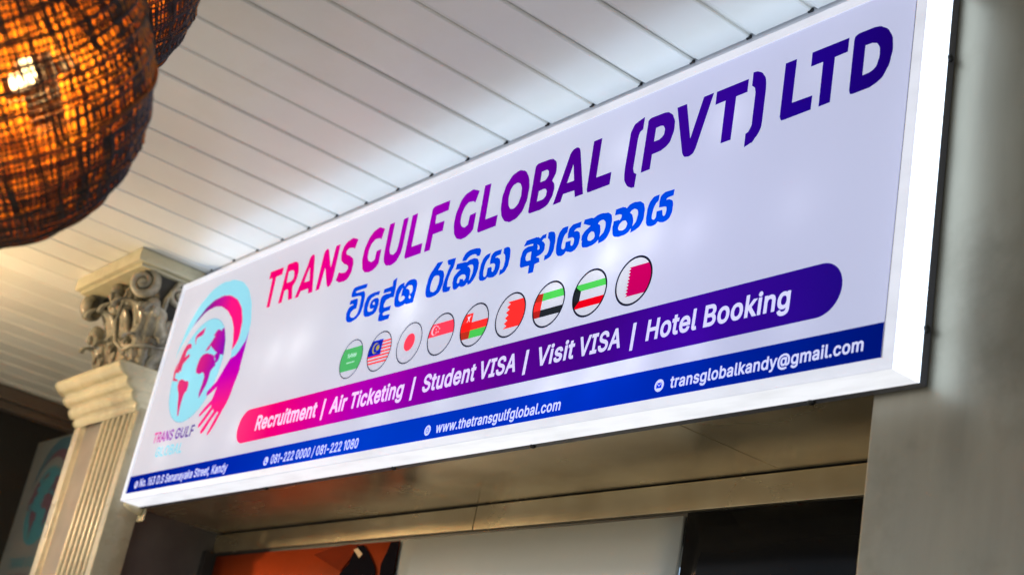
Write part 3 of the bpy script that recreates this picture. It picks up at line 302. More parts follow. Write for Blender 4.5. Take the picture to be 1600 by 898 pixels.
TRACE = json.loads(r'''{"title":[[[[1577,1586,1],[1775,1584,1],[1779,1526,1],[1692,1524,1],[1713,1288,1],[1664,1289,1],[1633,1527,1],[1583,1525,1]]],[[[1834,1288,1],[1827,1572,1],[1829,1588,0],[1843,1592,0],[1888,1592,1],[1945,1588,0],[1984,1571,0],[2009,1539,0],[2030,1476,0],[2023,1429,0],[1995,1390,1],[1999,1372,1],[2036,1289,1],[1976,1288,1],[1944,1358,1],[1932,1374,0],[1914,1380,0],[1885,1377,1],[1887,1288,1]],[[1872,1526,1],[1927,1525,0],[1952,1512,0],[1964,1493,0],[1968,1450,0],[1940,1438,1],[1887,1439,1]]],[[[2070,1285,1],[2144,1525,1],[2151,1570,0],[2167,1587,0],[2189,1589,0],[2210,1578,0],[2224,1551,1],[2317,1284,1],[2256,1283,1],[2240,1324,1],[2140,1324,1],[2122,1283,1]],[[2158,1388,1],[2184,1494,1],[2228,1385,1]]],[[[2355,1282,1],[2344,1544,1],[2349,1575,0],[2369,1588,0],[2391,1589,0],[2409,1571,1],[2492,1430,1],[2494,1585,1],[2553,1586,1],[2567,1339,1],[2561,1303,0],[2543,1282,0],[2517,1282,0],[2497,1298,1],[2415,1440,1],[2407,1286,1]]],[[[2786,1567,1],[2771,1502,1],[2726,1518,0],[2683,1519,0],[2665,1498,0],[2685,1478,0],[2746,1449,0],[2787,1415,0],[2799,1364,0],[2790,1311,0],[2755,1282,0],[2702,1279,0],[2642,1293,0],[2609,1307,1],[2625,1367,1],[2670,1351,0],[2719,1350,0],[2734,1378,0],[2709,1399,0],[2646,1431,0],[2610,1466,0],[2601,1531,0],[2627,1572,0],[2674,1589,0],[2728,1588,0]]],[[[3109,1566,1],[3094,1495,1],[3051,1509,0],[3007,1505,0],[2974,1473,0],[2968,1420,0],[2982,1381,0],[3011,1360,0],[3044,1354,0],[3067,1359,1],[3066,1419,1],[3124,1422,1],[3131,1316,1],[3100,1293,0],[3055,1280,0],[3008,1283,0],[2961,1301,0],[2929,1335,0],[2902,1423,0],[2914,1505,0],[2952,1564,0],[3003,1588,0],[3055,1587,0]]],[[[3157,1585,1],[3219,1586,1],[3229,1409,1],[3239,1375,0],[3264,1353,0],[3299,1351,0],[3320,1371,0],[3325,1414,1],[3317,1583,1],[3375,1583,1],[3384,1386,1],[3370,1319,0],[3328,1279,0],[3261,1276,0],[3214,1295,0],[3182,1337,0],[3170,1396,1]]],[[[3416,1584,1],[3479,1586,1],[3492,1353,1],[3612,1351,1],[3618,1280,1],[3457,1280,1],[3441,1285,0],[3431,1303,1]]],[[[3652,1279,1],[3641,1551,1],[3646,1576,0],[3668,1585,1],[3824,1585,1],[3829,1517,1],[3703,1514,1],[3711,1455,1],[3810,1452,1],[3814,1384,1],[3711,1384,1],[3716,1279,1]]],[[[4125,1568,1],[4106,1496,1],[4065,1512,0],[4024,1508,0],[3994,1471,0],[3989,1416,0],[4002,1379,0],[4028,1358,0],[4055,1354,0],[4075,1362,1],[4076,1422,1],[4138,1426,1],[4144,1315,1],[4114,1292,0],[4060,1277,0],[4016,1282,0],[3971,1306,0],[3937,1356,0],[3920,1433,0],[3931,1503,0],[3965,1568,0],[4014,1589,0],[4074,1588,0]]],[[[4170,1590,1],[4233,1588,1],[4249,1353,1],[4367,1353,1],[4370,1282,1],[4214,1279,1],[4195,1285,0],[4187,1301,1]]],[[[4525,1590,0],[4578,1555,0],[4615,1489,0],[4625,1422,0],[4618,1356,0],[4585,1301,0],[4530,1278,0],[4479,1281,0],[4431,1307,0],[4395,1359,0],[4379,1422,0],[4381,1492,0],[4407,1551,0],[4458,1591,0]],[[4509,1515,0],[4538,1493,0],[4553,1457,0],[4554,1404,0],[4534,1367,0],[4498,1357,0],[4470,1372,0],[4449,1410,0],[4443,1460,0],[4454,1500,0],[4481,1515,0]]],[[[4658,1304,1],[4645,1566,1],[4649,1583,0],[4665,1594,1],[4770,1591,1],[4807,1578,0],[4839,1542,0],[4849,1490,0],[4827,1443,1],[4855,1408,0],[4859,1368,0],[4845,1325,0],[4817,1294,0],[4769,1282,1],[4680,1283,1],[4664,1290,0]],[[4714,1528,1],[4747,1529,1],[4769,1523,0],[4780,1504,0],[4777,1481,0],[4762,1464,1],[4719,1463,1]],[[4722,1407,1],[4758,1410,1],[4785,1401,0],[4795,1377,0],[4787,1353,0],[4770,1344,1],[4723,1344,1]]],[[[4875,1283,1],[4941,1550,1],[4955,1582,0],[4977,1595,0],[5006,1594,0],[5026,1577,0],[5038,1550,1],[5125,1284,1],[5058,1283,1],[5043,1327,1],[4950,1329,1],[4941,1285,1]],[[4967,1391,1],[4992,1496,1],[5024,1390,1]]],[[[5135,1593,1],[5202,1593,1],[5212,1357,1],[5331,1357,1],[5334,1284,1],[5177,1282,1],[5157,1287,0],[5149,1304,1]]],[[[5525,1617,1],[5527,1545,1],[5505,1529,0],[5499,1497,1],[5502,1327,1],[5512,1304,0],[5535,1288,1],[5535,1214,1],[5504,1221,0],[5468,1247,0],[5443,1292,0],[5435,1346,1],[5433,1517,1],[5440,1568,0],[5467,1600,0]]],[[[5566,1286,1],[5559,1561,1],[5562,1587,0],[5579,1595,1],[5675,1594,1],[5714,1581,0],[5749,1544,0],[5765,1501,0],[5760,1438,0],[5737,1394,0],[5693,1374,1],[5630,1371,1],[5632,1288,1]],[[5627,1522,1],[5661,1523,1],[5685,1512,0],[5696,1483,0],[5688,1457,0],[5666,1444,1],[5629,1444,1]]],[[[5764,1593,1],[5832,1593,1],[5896,1381,1],[5948,1594,1],[6016,1595,1],[5945,1311,1],[5925,1286,0],[5891,1283,0],[5865,1297,0],[5853,1316,1]]],[[[6035,1593,1],[6243,1594,1],[6245,1523,1],[6174,1522,1],[6179,1289,1],[6114,1289,1],[6105,1522,1],[6038,1520,1]]],[[[6267,1621,1],[6306,1611,0],[6337,1585,0],[6358,1546,0],[6365,1498,1],[6369,1329,1],[6363,1286,0],[6339,1252,0],[6313,1232,0],[6275,1221,1],[6272,1292,1],[6291,1303,0],[6304,1327,1],[6299,1503,1],[6291,1529,0],[6270,1547,1]]],[[[6470,1597,1],[6537,1597,1],[6541,1368,1],[6659,1367,1],[6659,1295,1],[6506,1292,1],[6485,1299,0],[6476,1318,1]]],[[[6627,1598,1],[6836,1598,1],[6836,1527,1],[6765,1525,1],[6767,1297,1],[6703,1295,1],[6698,1524,1],[6629,1524,1]]],[[[6868,1322,1],[6865,1568,1],[6873,1593,0],[6892,1600,1],[6973,1600,1],[7017,1585,0],[7059,1544,0],[7080,1489,0],[7079,1417,0],[7061,1359,0],[7028,1318,0],[6980,1299,1],[6892,1297,1],[6875,1304,0]],[[6932,1523,1],[6969,1522,1],[7001,1503,0],[7014,1465,0],[7010,1419,0],[6995,1388,0],[6971,1376,1],[6933,1374,1]]]],"sinhala":[[[[3056,1197,1],[3055,1167,1],[2945,1168,1],[2928,1163,0],[2938,1154,1],[3002,1152,1],[3039,1144,0],[3058,1119,1],[3063,1072,0],[3062,1020,0],[3039,977,0],[2987,956,0],[2934,953,0],[2895,970,0],[2878,997,0],[2873,1038,0],[2892,1065,0],[2939,1075,1],[2929,1080,1],[2881,1082,1],[2884,1111,1],[2953,1113,1],[2976,1104,0],[2986,1074,1],[2985,1039,1],[2945,1033,0],[2926,1015,0],[2931,994,0],[2956,983,0],[2990,983,0],[3014,1007,0],[3020,1041,1],[3015,1104,1],[3005,1119,0],[2983,1125,1],[2895,1131,1],[2881,1145,0],[2880,1174,0],[2897,1198,0],[2943,1201,1]]],[[[3239,1111,1],[3234,1083,1],[3182,1084,0],[3143,1070,0],[3132,1033,0],[3136,1000,0],[3156,985,0],[3193,985,0],[3206,1000,1],[3171,1002,0],[3154,1012,0],[3149,1039,0],[3162,1060,0],[3204,1067,0],[3237,1058,0],[3250,1041,0],[3253,1002,0],[3238,966,0],[3192,953,0],[3147,953,0],[3114,961,0],[3095,979,0],[3083,1016,0],[3083,1069,0],[3107,1103,0],[3162,1113,1]],[[3187,1044,0],[3200,1040,0],[3205,1028,0],[3196,1023,0],[3183,1032,0]]],[[[3409,1166,1],[3420,1091,1],[3421,1032,1],[3364,1033,0],[3333,1021,0],[3326,992,0],[3335,979,1],[3411,979,1],[3410,950,1],[3348,948,1],[3335,939,0],[3341,926,1],[3420,921,1],[3419,891,1],[3312,893,0],[3294,903,0],[3289,942,1],[3296,948,1],[3279,963,0],[3271,994,0],[3268,1055,0],[3291,1069,0],[3319,1072,1],[3372,1068,1],[3367,1080,1],[3282,1082,1],[3281,1112,1],[3375,1114,1],[3367,1151,1]]],[[[3511,1111,1],[3516,1084,1],[3546,1110,0],[3586,1115,0],[3627,1107,0],[3654,1086,0],[3664,1061,0],[3664,1019,1],[3659,952,1],[3624,952,1],[3586,953,1],[3571,960,1],[3531,951,0],[3488,953,0],[3454,968,0],[3441,991,0],[3433,1040,0],[3438,1081,0],[3464,1105,0]],[[3506,1078,1],[3490,1056,0],[3481,1022,0],[3498,991,0],[3525,986,0],[3550,998,0],[3552,1008,1],[3528,1021,1],[3506,1016,1],[3503,1051,1]],[[3543,1064,1],[3560,1076,0],[3583,1078,0],[3612,1065,0],[3621,1032,0],[3605,1014,1],[3583,1048,0],[3562,1059,0]],[[3602,1011,0],[3618,995,0],[3612,984,0],[3598,995,0]]],[[[3899,1167,1],[3863,1116,1],[3898,1109,0],[3931,1088,0],[3943,1053,0],[3941,991,0],[3916,960,0],[3869,949,0],[3816,952,0],[3789,967,0],[3774,997,0],[3772,1052,0],[3782,1105,0],[3808,1137,1],[3839,1171,1]],[[3861,1082,0],[3885,1075,0],[3896,1054,0],[3894,1009,0],[3878,983,0],[3846,982,0],[3826,996,0],[3817,1029,0],[3826,1066,0],[3839,1081,0]]],[[[3942,1158,1],[3950,1165,1],[4029,1161,1],[4026,1104,1],[4002,1059,0],[3996,1007,0],[3999,984,1],[4038,978,1],[4034,952,1],[3987,952,0],[3962,962,0],[3952,984,0],[3954,1033,0],[3968,1084,0],[3983,1124,1],[3960,1129,1]]],[[[4103,1121,1],[4106,1147,0],[4132,1173,0],[4178,1180,0],[4242,1173,0],[4266,1163,0],[4276,1143,0],[4273,1120,1],[4242,1123,1],[4231,1136,0],[4205,1141,0],[4178,1140,0],[4151,1126,1],[4144,1116,1]]],[[[4049,1081,1],[4053,1116,1],[4125,1112,1],[4143,1110,0],[4151,1106,1],[4193,1116,0],[4243,1109,0],[4269,1091,0],[4282,1062,0],[4280,1019,0],[4263,979,0],[4239,957,1],[4211,951,1],[4201,969,1],[4179,952,0],[4152,951,0],[4127,962,1],[4097,948,0],[4071,954,0],[4058,972,0],[4048,1009,0],[4052,1040,0],[4079,1061,1],[4100,1072,1]],[[4170,1076,1],[4198,1079,0],[4222,1071,0],[4233,1046,0],[4231,1011,0],[4215,977,1],[4212,1029,0],[4204,1052,0],[4189,1067,0]],[[4139,1031,0],[4166,1020,0],[4173,1001,0],[4157,987,1],[4152,1001,1],[4115,1009,1],[4116,987,1],[4102,985,0],[4094,998,0],[4103,1023,0]]],[[[4379,1113,1],[4375,1086,1],[4352,1064,0],[4344,1027,0],[4348,991,0],[4358,973,0],[4372,971,0],[4379,980,1],[4377,1022,1],[4412,1022,1],[4422,1006,1],[4425,992,0],[4436,988,0],[4445,1001,0],[4444,1025,0],[4434,1036,0],[4420,1039,1],[4391,1041,1],[4389,1074,0],[4394,1099,0],[4416,1114,1],[4481,1114,1],[4481,1082,1],[4443,1079,0],[4432,1071,1],[4460,1065,0],[4484,1046,0],[4493,1016,0],[4490,983,0],[4472,957,0],[4441,951,0],[4414,954,0],[4395,962,1],[4375,951,0],[4342,951,0],[4318,963,0],[4307,987,0],[4302,1031,0],[4307,1070,0],[4321,1097,0],[4350,1111,0]]],[[[4503,1083,1],[4500,1114,1],[4536,1114,0],[4560,1098,0],[4570,1073,0],[4574,1020,0],[4567,984,0],[4542,959,0],[4503,950,1],[4502,985,1],[4524,986,0],[4532,1012,0],[4529,1051,0],[4520,1071,0]]],[[[4685,1082,1],[4702,1114,1],[4788,1115,1],[4809,1110,0],[4819,1100,1],[4840,1114,1],[4873,1115,1],[4873,1090,1],[4853,1088,0],[4844,1078,1],[4867,1062,0],[4877,1045,0],[4875,1012,0],[4852,997,1],[4818,990,1],[4848,979,1],[4857,954,1],[4817,950,1],[4818,903,1],[4772,903,1],[4768,952,1],[4703,953,1],[4688,961,0],[4681,984,0],[4680,1031,0],[4692,1062,0],[4726,1073,1],[4770,1069,1],[4767,1081,1]],[[4765,1035,1],[4771,983,1],[4740,985,1],[4728,995,0],[4724,1017,0],[4735,1033,0]],[[4807,1069,1],[4827,1052,0],[4832,1036,0],[4817,1033,1],[4817,1050,0]]],[[[4891,1083,1],[4887,1118,1],[4920,1116,0],[4945,1102,0],[4957,1076,0],[4962,1030,0],[4957,986,0],[4934,962,0],[4893,954,1],[4891,984,1],[4911,990,0],[4918,1019,0],[4914,1057,0],[4905,1074,0]]],[[[5053,1117,1],[5054,1082,1],[5034,1066,0],[5026,1031,0],[5027,998,0],[5035,989,0],[5050,987,0],[5056,994,1],[5054,1025,1],[5096,1023,1],[5099,1006,1],[5104,994,0],[5117,992,0],[5122,1013,0],[5115,1033,0],[5101,1040,1],[5065,1042,1],[5062,1080,0],[5070,1103,0],[5090,1117,1],[5158,1117,1],[5159,1083,1],[5124,1084,0],[5110,1072,1],[5144,1064,0],[5163,1044,0],[5169,1010,0],[5161,976,0],[5138,957,0],[5110,954,0],[5086,961,0],[5072,968,1],[5053,952,0],[5025,951,0],[4998,964,0],[4984,988,0],[4978,1034,0],[4979,1075,0],[4994,1105,0],[5020,1117,0]]],[[[5178,1098,1],[5181,1122,1],[5237,1119,1],[5254,1113,1],[5291,1124,0],[5340,1120,0],[5379,1108,0],[5400,1086,0],[5407,1040,0],[5401,994,0],[5378,965,0],[5354,957,1],[5328,953,1],[5323,975,1],[5302,961,0],[5267,953,0],[5224,955,0],[5200,964,0],[5191,984,0],[5191,999,1],[5184,1003,1],[5181,1028,1],[5199,1051,0],[5226,1066,1],[5239,1074,1]],[[5297,1071,1],[5319,1084,0],[5345,1077,0],[5359,1056,0],[5358,1021,0],[5345,1003,0],[5328,990,1],[5327,1029,0],[5319,1055,0]],[[5262,1035,0],[5280,1023,0],[5287,999,0],[5274,987,0],[5253,986,0],[5237,995,0],[5234,1014,0],[5244,1031,0]]],[[[5423,1086,1],[5423,1119,1],[5476,1120,1],[5493,1115,0],[5506,1105,1],[5533,1122,0],[5579,1122,0],[5616,1110,0],[5639,1086,0],[5648,1041,0],[5642,996,0],[5614,969,0],[5566,956,1],[5565,981,1],[5542,961,0],[5504,955,0],[5462,959,0],[5435,973,0],[5425,997,0],[5421,1033,0],[5421,1054,1],[5460,1053,1],[5467,1047,1],[5477,1067,0],[5474,1078,1],[5458,1084,1]],[[5538,1073,1],[5554,1084,0],[5577,1083,0],[5596,1067,0],[5599,1036,0],[5591,1008,0],[5573,990,1],[5572,1026,0],[5560,1054,0]],[[5501,1038,0],[5521,1028,0],[5529,1007,0],[5516,988,0],[5490,987,0],[5470,997,0],[5467,1013,0],[5477,1030,0]]],[[[5740,1120,1],[5740,1088,1],[5720,1070,0],[5710,1038,0],[5709,1005,0],[5717,992,0],[5731,991,0],[5738,998,1],[5737,1030,1],[5778,1028,1],[5783,1007,1],[5788,996,0],[5797,992,0],[5805,1002,0],[5806,1027,0],[5800,1039,0],[5786,1043,1],[5750,1047,1],[5748,1092,0],[5757,1113,0],[5779,1124,1],[5843,1122,1],[5842,1089,1],[5803,1086,0],[5794,1078,1],[5826,1070,0],[5844,1055,0],[5850,1024,0],[5846,988,0],[5829,965,0],[5798,958,0],[5776,962,0],[5758,971,1],[5739,958,0],[5703,959,0],[5680,972,0],[5670,993,0],[5667,1032,0],[5669,1074,0],[5684,1104,0],[5709,1119,0]]]],"logo":{"arc":[[[262,1102,1],[300,1257,0],[378,1442,0],[523,1578,0],[702,1651,0],[880,1655,0],[1034,1632,0],[1213,1556,0],[1341,1445,0],[1425,1320,0],[1482,1160,0],[1466,1064,0],[1389,994,0],[1292,964,1],[1277,1033,1],[1333,1094,0],[1332,1203,0],[1278,1322,0],[1189,1415,0],[1063,1487,0],[915,1531,0],[769,1535,0],[655,1512,0],[530,1442,0],[419,1345,0],[322,1222,0]]],"inner_arc":[[[419,1345,1],[530,1442,0],[655,1512,0],[769,1535,0],[915,1531,0],[1063,1487,0],[1189,1415,0],[1278,1322,0],[1332,1203,0],[1333,1094,0],[1277,1033,1],[1233,1153,0],[1177,1247,0],[1075,1342,0],[944,1418,0],[833,1456,0],[720,1464,0],[602,1446,0],[500,1398,0]]],"arm":[[[1487,1155,1],[1494,1043,0],[1499,855,1],[1509,862,0],[1479,743,0],[1450,629,0],[1399,555,1],[1334,455,1],[1280,400,0],[1257,389,0],[1247,406,1],[1340,549,1],[1320,560,1],[1244,492,1],[1177,425,0],[1138,415,0],[1122,435,1],[1258,568,1],[1236,589,1],[1179,536,1],[1098,476,0],[1066,469,0],[1056,487,1],[1194,609,1],[1188,627,1],[1065,564,1],[1034,555,0],[1020,572,1],[1090,621,1],[1171,666,1],[1200,759,1],[1093,715,0],[1058,713,0],[1047,743,1],[1159,802,1],[1220,875,0],[1239,902,0],[1292,964,1],[1389,994,0],[1466,1064,0]]],"sam":[[[469,909,0],[519,915,0],[575,894,0],[655,873,0],[670,808,0],[636,779,0],[628,708,0],[643,610,1],[624,608,1],[577,695,0],[535,787,0],[476,854,0],[467,895,0]]],"nam":[[[345,1004,1],[372,1112,0],[402,1187,0],[452,1214,0],[507,1201,0],[528,1167,1],[482,1165,0],[458,1143,0],[454,1104,1],[516,1120,0],[535,1095,0],[493,1071,0],[452,1047,0],[450,988,0],[422,1000,0],[419,980,0],[369,988,0],[366,968,0],[362,947,1],[438,923,1],[437,909,1],[345,927,1],[321,1005,0],[341,1077,0]]],"grl":[[[692,1311,1],[679,1256,0],[586,1241,0],[594,1182,1],[565,1213,1],[556,1259,0],[605,1286,0]]],"afr":[[[798,1075,0],[885,1066,0],[997,1029,0],[1045,965,0],[1065,947,0],[1008,908,0],[1003,833,0],[982,784,0],[928,707,1],[908,757,0],[918,841,0],[909,890,0],[871,919,0],[788,922,0],[737,953,0],[737,1021,0],[757,1057,0]]],"eur":[[[1049,1244,1],[1007,1247,1],[1008,1229,0],[975,1241,0],[934,1251,0],[909,1234,0],[879,1209,1],[916,1207,1],[889,1177,0],[861,1147,0],[820,1111,0],[810,1091,1],[863,1100,0],[880,1131,1],[961,1084,0],[1011,1059,0],[1053,1046,0],[1098,1028,0],[1159,1013,1],[1135,1085,0],[1107,1157,0]]],"ara":[[[1002,1043,1],[1051,1050,0],[1094,1020,0],[1080,976,0],[1055,968,1],[1002,1022,0]]]},"bars":[[[[2867,311,1],[2886,312,1],[2887,451,1],[2866,450,1]]],[[[3864,310,1],[3886,311,1],[3886,452,1],[3864,451,1]]],[[[4899,312,1],[4921,313,1],[4922,450,1],[4899,449,1]]],[[[5708,315,1],[5728,315,1],[5729,455,1],[5707,454,1]]]]}''')

def text_polys(s, p0, p1, cap, bold=20, track=26, lean=0.0):
    """bold grotesque lettering from baseline point p0 to p1 with cap height `cap`"""
    x = 0
    raw = []
    for ch in s:
        adv, polys = GLYPH[ch]
        for p in polys:
            q = offset_poly([(a+x, b) for a, b in p], bold)
            raw.append(q)
        x += adv+track
    x0 = min(p[0] for q in raw for p in q)
    x1 = max(p[0] for q in raw for p in q)
    sx = (p1[0]-p0[0])/(x1-x0)
    sy = cap/509.0
    sl = (p1[1]-p0[1])/(p1[0]-p0[0])
    out = []
    for q in raw:
        out.append([(p0[0]+(a-x0)*sx+lean*b*sy, p0[1]+b*sy+sl*(a-x0)*sx) for a, b in q])
    return out

def winding(x, y, polys):
    w = 0
    for p in polys:
        for i in range(len(p)):
            (x1, y1), (x2, y2) = p[i-1], p[i]
            if (y1 <= y) != (y2 <= y):
                xi = x1+(y-y1)/(y2-y1)*(x2-x1)
                if xi > x: w += 1 if y2 > y1 else -1
    return w

def text_mesh(name, polys, m, parent, y):
    """fill outlines whose strokes may cross (non-zero winding)"""
    vs, es = [], []
    for p in polys:
        b = len(vs)
        vs += [Vector((q[0]*10, q[1]*10)) for q in p]
        es += [(b+i, b+(i+1) % len(p)) for i in range(len(p))]
    ov, oe, of, _a, _b, _c = delaunay_2d_cdt(vs, es, [], 0, 1e-5)
    bm = bmesh.new()
    V = [bm.verts.new((v.x/10, y, v.y/10)) for v in ov]
    for f in of:
        cx = sum(ov[k].x for k in f)/len(f)/10
        cy = sum(ov[k].y for k in f)/len(f)/10
        if winding(cx, cy, polys) != 0:
            bm.faces.new([V[k] for k in f])
    bmesh.ops.delete(bm, geom=[v for v in bm.verts if not v.link_faces], context='VERTS')
    bm.normal_update()
    for f in bm.faces:
        if f.normal.y > 0: f.normal_flip()
    return mesh(name, bm, m, parent)

def print_mat(name, stops, amount=.62, u0=0.0, u1=3.62, axis='X'):
    """translucent printed film of a backlit sign: the ink colour glows, and lets the lamps behind through"""
    m = bpy.data.materials.new(name)
    m.use_nodes = True
    nt = m.node_tree
    for n in list(nt.nodes): nt.nodes.remove(n)
    out = nt.nodes.new("ShaderNodeOutputMaterial")
    tc = nt.nodes.new("ShaderNodeTexCoord")
    if len(stops) > 1:
        sp = nt.nodes.new("ShaderNodeSeparateXYZ")
        nt.links.new(tc.outputs["Object"], sp.inputs[0])
        mr = nt.nodes.new("ShaderNodeMapRange")
        mr.inputs[1].default_value, mr.inputs[2].default_value = u0, u1
        nt.links.new(sp.outputs[axis], mr.inputs[0])
        rp = nt.nodes.new("ShaderNodeValToRGB")
        while len(rp.color_ramp.elements) < len(stops): rp.color_ramp.elements.new(.5)
        for e, (u, c) in zip(rp.color_ramp.elements, stops):
            e.position = (u-u0)/(u1-u0)
            e.color = (*lin(c), 1)
        nt.links.new(mr.outputs[0], rp.inputs[0])
        csock = rp.outputs[0]
    else:
        rgb = nt.nodes.new("ShaderNodeRGB")
        rgb.outputs[0].default_value = (*lin(stops[0][1]), 1)
        csock = rgb.outputs[0]
    em = nt.nodes.new("ShaderNodeEmission")
    em.inputs[1].default_value = amount*K
    tr = nt.nodes.new("ShaderNodeBsdfTranslucent")
    pb = nt.nodes.new("ShaderNodeBsdfPrincipled")
    pb.inputs["Roughness"].default_value = .38
    pb.inputs["Specular IOR Level"].default_value = 0.0
    half = nt.nodes.new("ShaderNodeMix")
    half.data_type = 'RGBA'
    half.blend_type = 'MULTIPLY'
    half.inputs[0].default_value = 1
    half.inputs[7].default_value = (.14, .14, .14, 1)
    nt.links.new(csock, half.inputs[6])
    nt.links.new(csock, em.inputs[0])
    nt.links.new(csock, tr.inputs[0])
    nt.links.new(half.outputs[2], pb.inputs["Base Color"])
    a1 = nt.nodes.new("ShaderNodeAddShader")
    a2 = nt.nodes.new("ShaderNodeAddShader")
    nt.links.new(em.outputs[0], a1.inputs[0])
    nt.links.new(tr.outputs[0], a1.inputs[1])
    nt.links.new(a1.outputs[0], a2.inputs[0])
    nt.links.new(pb.outputs[0], a2.inputs[1])
    nt.links.new(a2.outputs[0], out.inputs[0])
    return m

# ------------------------------------------------------------------ the setting: ground, road, ceiling
M_pave = mat("pavement_concrete", (.335, .335, .285), .8, var=.25, vscale=3, bump=.3, bscale=40)
M_road = mat("asphalt", (.06, .058, .055), .85, var=.3, vscale=5, bump=.4, bscale=90)
M_earth = mat("ground_earth", (.25, .25, .205), .9, var=.3, vscale=.5)
M_line = mat("road_paint", (.75, .74, .70), .6, var=.2, vscale=8)
bm = bmesh.new(); box(bm, -150, 150, -150, 150, -.35, -.15)
tagobj(mesh("ground", bm, M_earth), "bare ground around the street", "ground", kind="structure")
bm = bmesh.new(); box(bm, -60, 60, -12.5, -4.2, -.16, -.146)
tagobj(mesh("road", bm, M_road), "grey asphalt road outside the arcade", "road", kind="structure")
bm = bmesh.new()
for i in range(-12, 13): box(bm, i*4-.9, i*4+.9, -8.41, -8.29, -.146, -.142)
tagobj(mesh("road_marking", bm, M_line), "white dashed line down the road", "road marking", kind="structure")
bm = bmesh.new(); box(bm, -60, 60, -4.2, 3.0, -.14, 0.0, bevel=.02)
tagobj(mesh("pavement", bm, M_pave), "pale concrete pavement under the arcade ceiling", "pavement", kind="structure")

ZC, PITCH, GX = 3.557, .2002, 3.1979
M_ceil = mat("ceiling_paint", (.80, .78, .715), .34, var=.07, vscale=1.3, bump=.05, bscale=9, spec=.5, stain=(.71, .68, .59), sscale=1.1)
nt = M_ceil.node_tree          # each board took the paint a little differently
_p = nt.nodes["Principled BSDF"]
src = _p.inputs["Base Color"].links[0].from_socket
_tc = nt.nodes.new("ShaderNodeTexCoord"); _sx = nt.nodes.new("ShaderNodeSeparateXYZ")
nt.links.new(_tc.outputs["Object"], _sx.inputs[0])
_m1 = nt.nodes.new("ShaderNodeMath"); _m1.operation = 'SUBTRACT'; _m1.inputs[1].default_value = GX-40*PITCH
_m2 = nt.nodes.new("ShaderNodeMath"); _m2.operation = 'DIVIDE'; _m2.inputs[1].default_value = PITCH
_m3 = nt.nodes.new("ShaderNodeMath"); _m3.operation = 'FLOOR'
nt.links.new(_sx.outputs["X"], _m1.inputs[0]); nt.links.new(_m1.outputs[0], _m2.inputs[0]); nt.links.new(_m2.outputs[0], _m3.inputs[0])
_wn = nt.nodes.new("ShaderNodeTexWhiteNoise"); _wn.noise_dimensions = '1D'
nt.links.new(_m3.outputs[0], _wn.inputs["W"])
_rp = nt.nodes.new("ShaderNodeValToRGB")
_rp.color_ramp.elements[0].color = (.90, .895, .88, 1); _rp.color_ramp.elements[1].color = (1, 1, 1, 1)
nt.links.new(_wn.outputs["Value"], _rp.inputs[0])
_mx = nt.nodes.new("ShaderNodeMix"); _mx.data_type = 'RGBA'; _mx.blend_type = 'MULTIPLY'; _mx.inputs[0].default_value = 1
nt.links.new(src, _mx.inputs[6]); nt.links.new(_rp.outputs[0], _mx.inputs[7]); nt.links.new(_mx.outputs[2], _p.inputs["Base Color"])
M_gap = mat("dark_gap", (.012, .012, .014), .9)
rnd = random.Random(4)
bm = bmesh.new()
Y0, Y1 = -2.7, .0995
def ceil_strip(x0, x1, z, ya, yb):
    # one plank: flat face, stepped lip, shadow groove
    prof = [(x0+.0, z+.010), (x0+.0125, z+.010), (x0+.0131, z+.0045), (x0+.0185, z+.0040), (x0+.0195, z-.0010), (x0+.0225, z-.0010), (x0+.0245, z), (x1-.004, z+.0004), (x1-.0005, z+.003), (x1, z+.010)]
    n = 10
    rows = []
    for k in range(n+1):
        y = ya+(yb-ya)*k/n
        sag = .0012*math.sin(y*2.1+x0*7)
        rows.append([bm.verts.new((px, y, pz+sag)) for px, pz in prof])
    for k in range(n):
        for i in range(len(prof)-1):
            bm.faces.new((rows[k][i], rows[k+1][i], rows[k+1][i+1], rows[k][i+1]))
for i in range(-16, 32):
    x1 = GX-i*PITCH
    if x1-PITCH < -3.07-.2: continue
    dz = rnd.uniform(-.0012, .0012)
    ceil_strip(x1-PITCH, x1, ZC+dz, Y0, Y1)
    if x1 < -.75:
        ceil_strip(x1-PITCH, x1, ZC+dz, Y1, .9)
box(bm, -3.4, 6.4, Y0, 1.0, ZC+.03, ZC+.2)
ceil = mesh("ceiling", bm, M_ceil)
tagobj(ceil, "cream plank ceiling with dark grooves above the lit sign", "ceiling", kind="structure")
bm = bmesh.new()
for i in range(-14, 19):
    x = GX-i*PITCH
    if x < -.05: continue
    box(bm, x-.010, x+.006, Y1-.003, Y1+.002, ZC-.002, ZC+.006, bevel=.001)
mesh("groove_end", bm, M_gap, ceil)
bm = bmesh.new(); box(bm, -.05, 6.3, -2.78, -2.7, ZC-.02, ZC+.35, bevel=.005)
mesh("edge_board", bm, M_ceil, ceil)

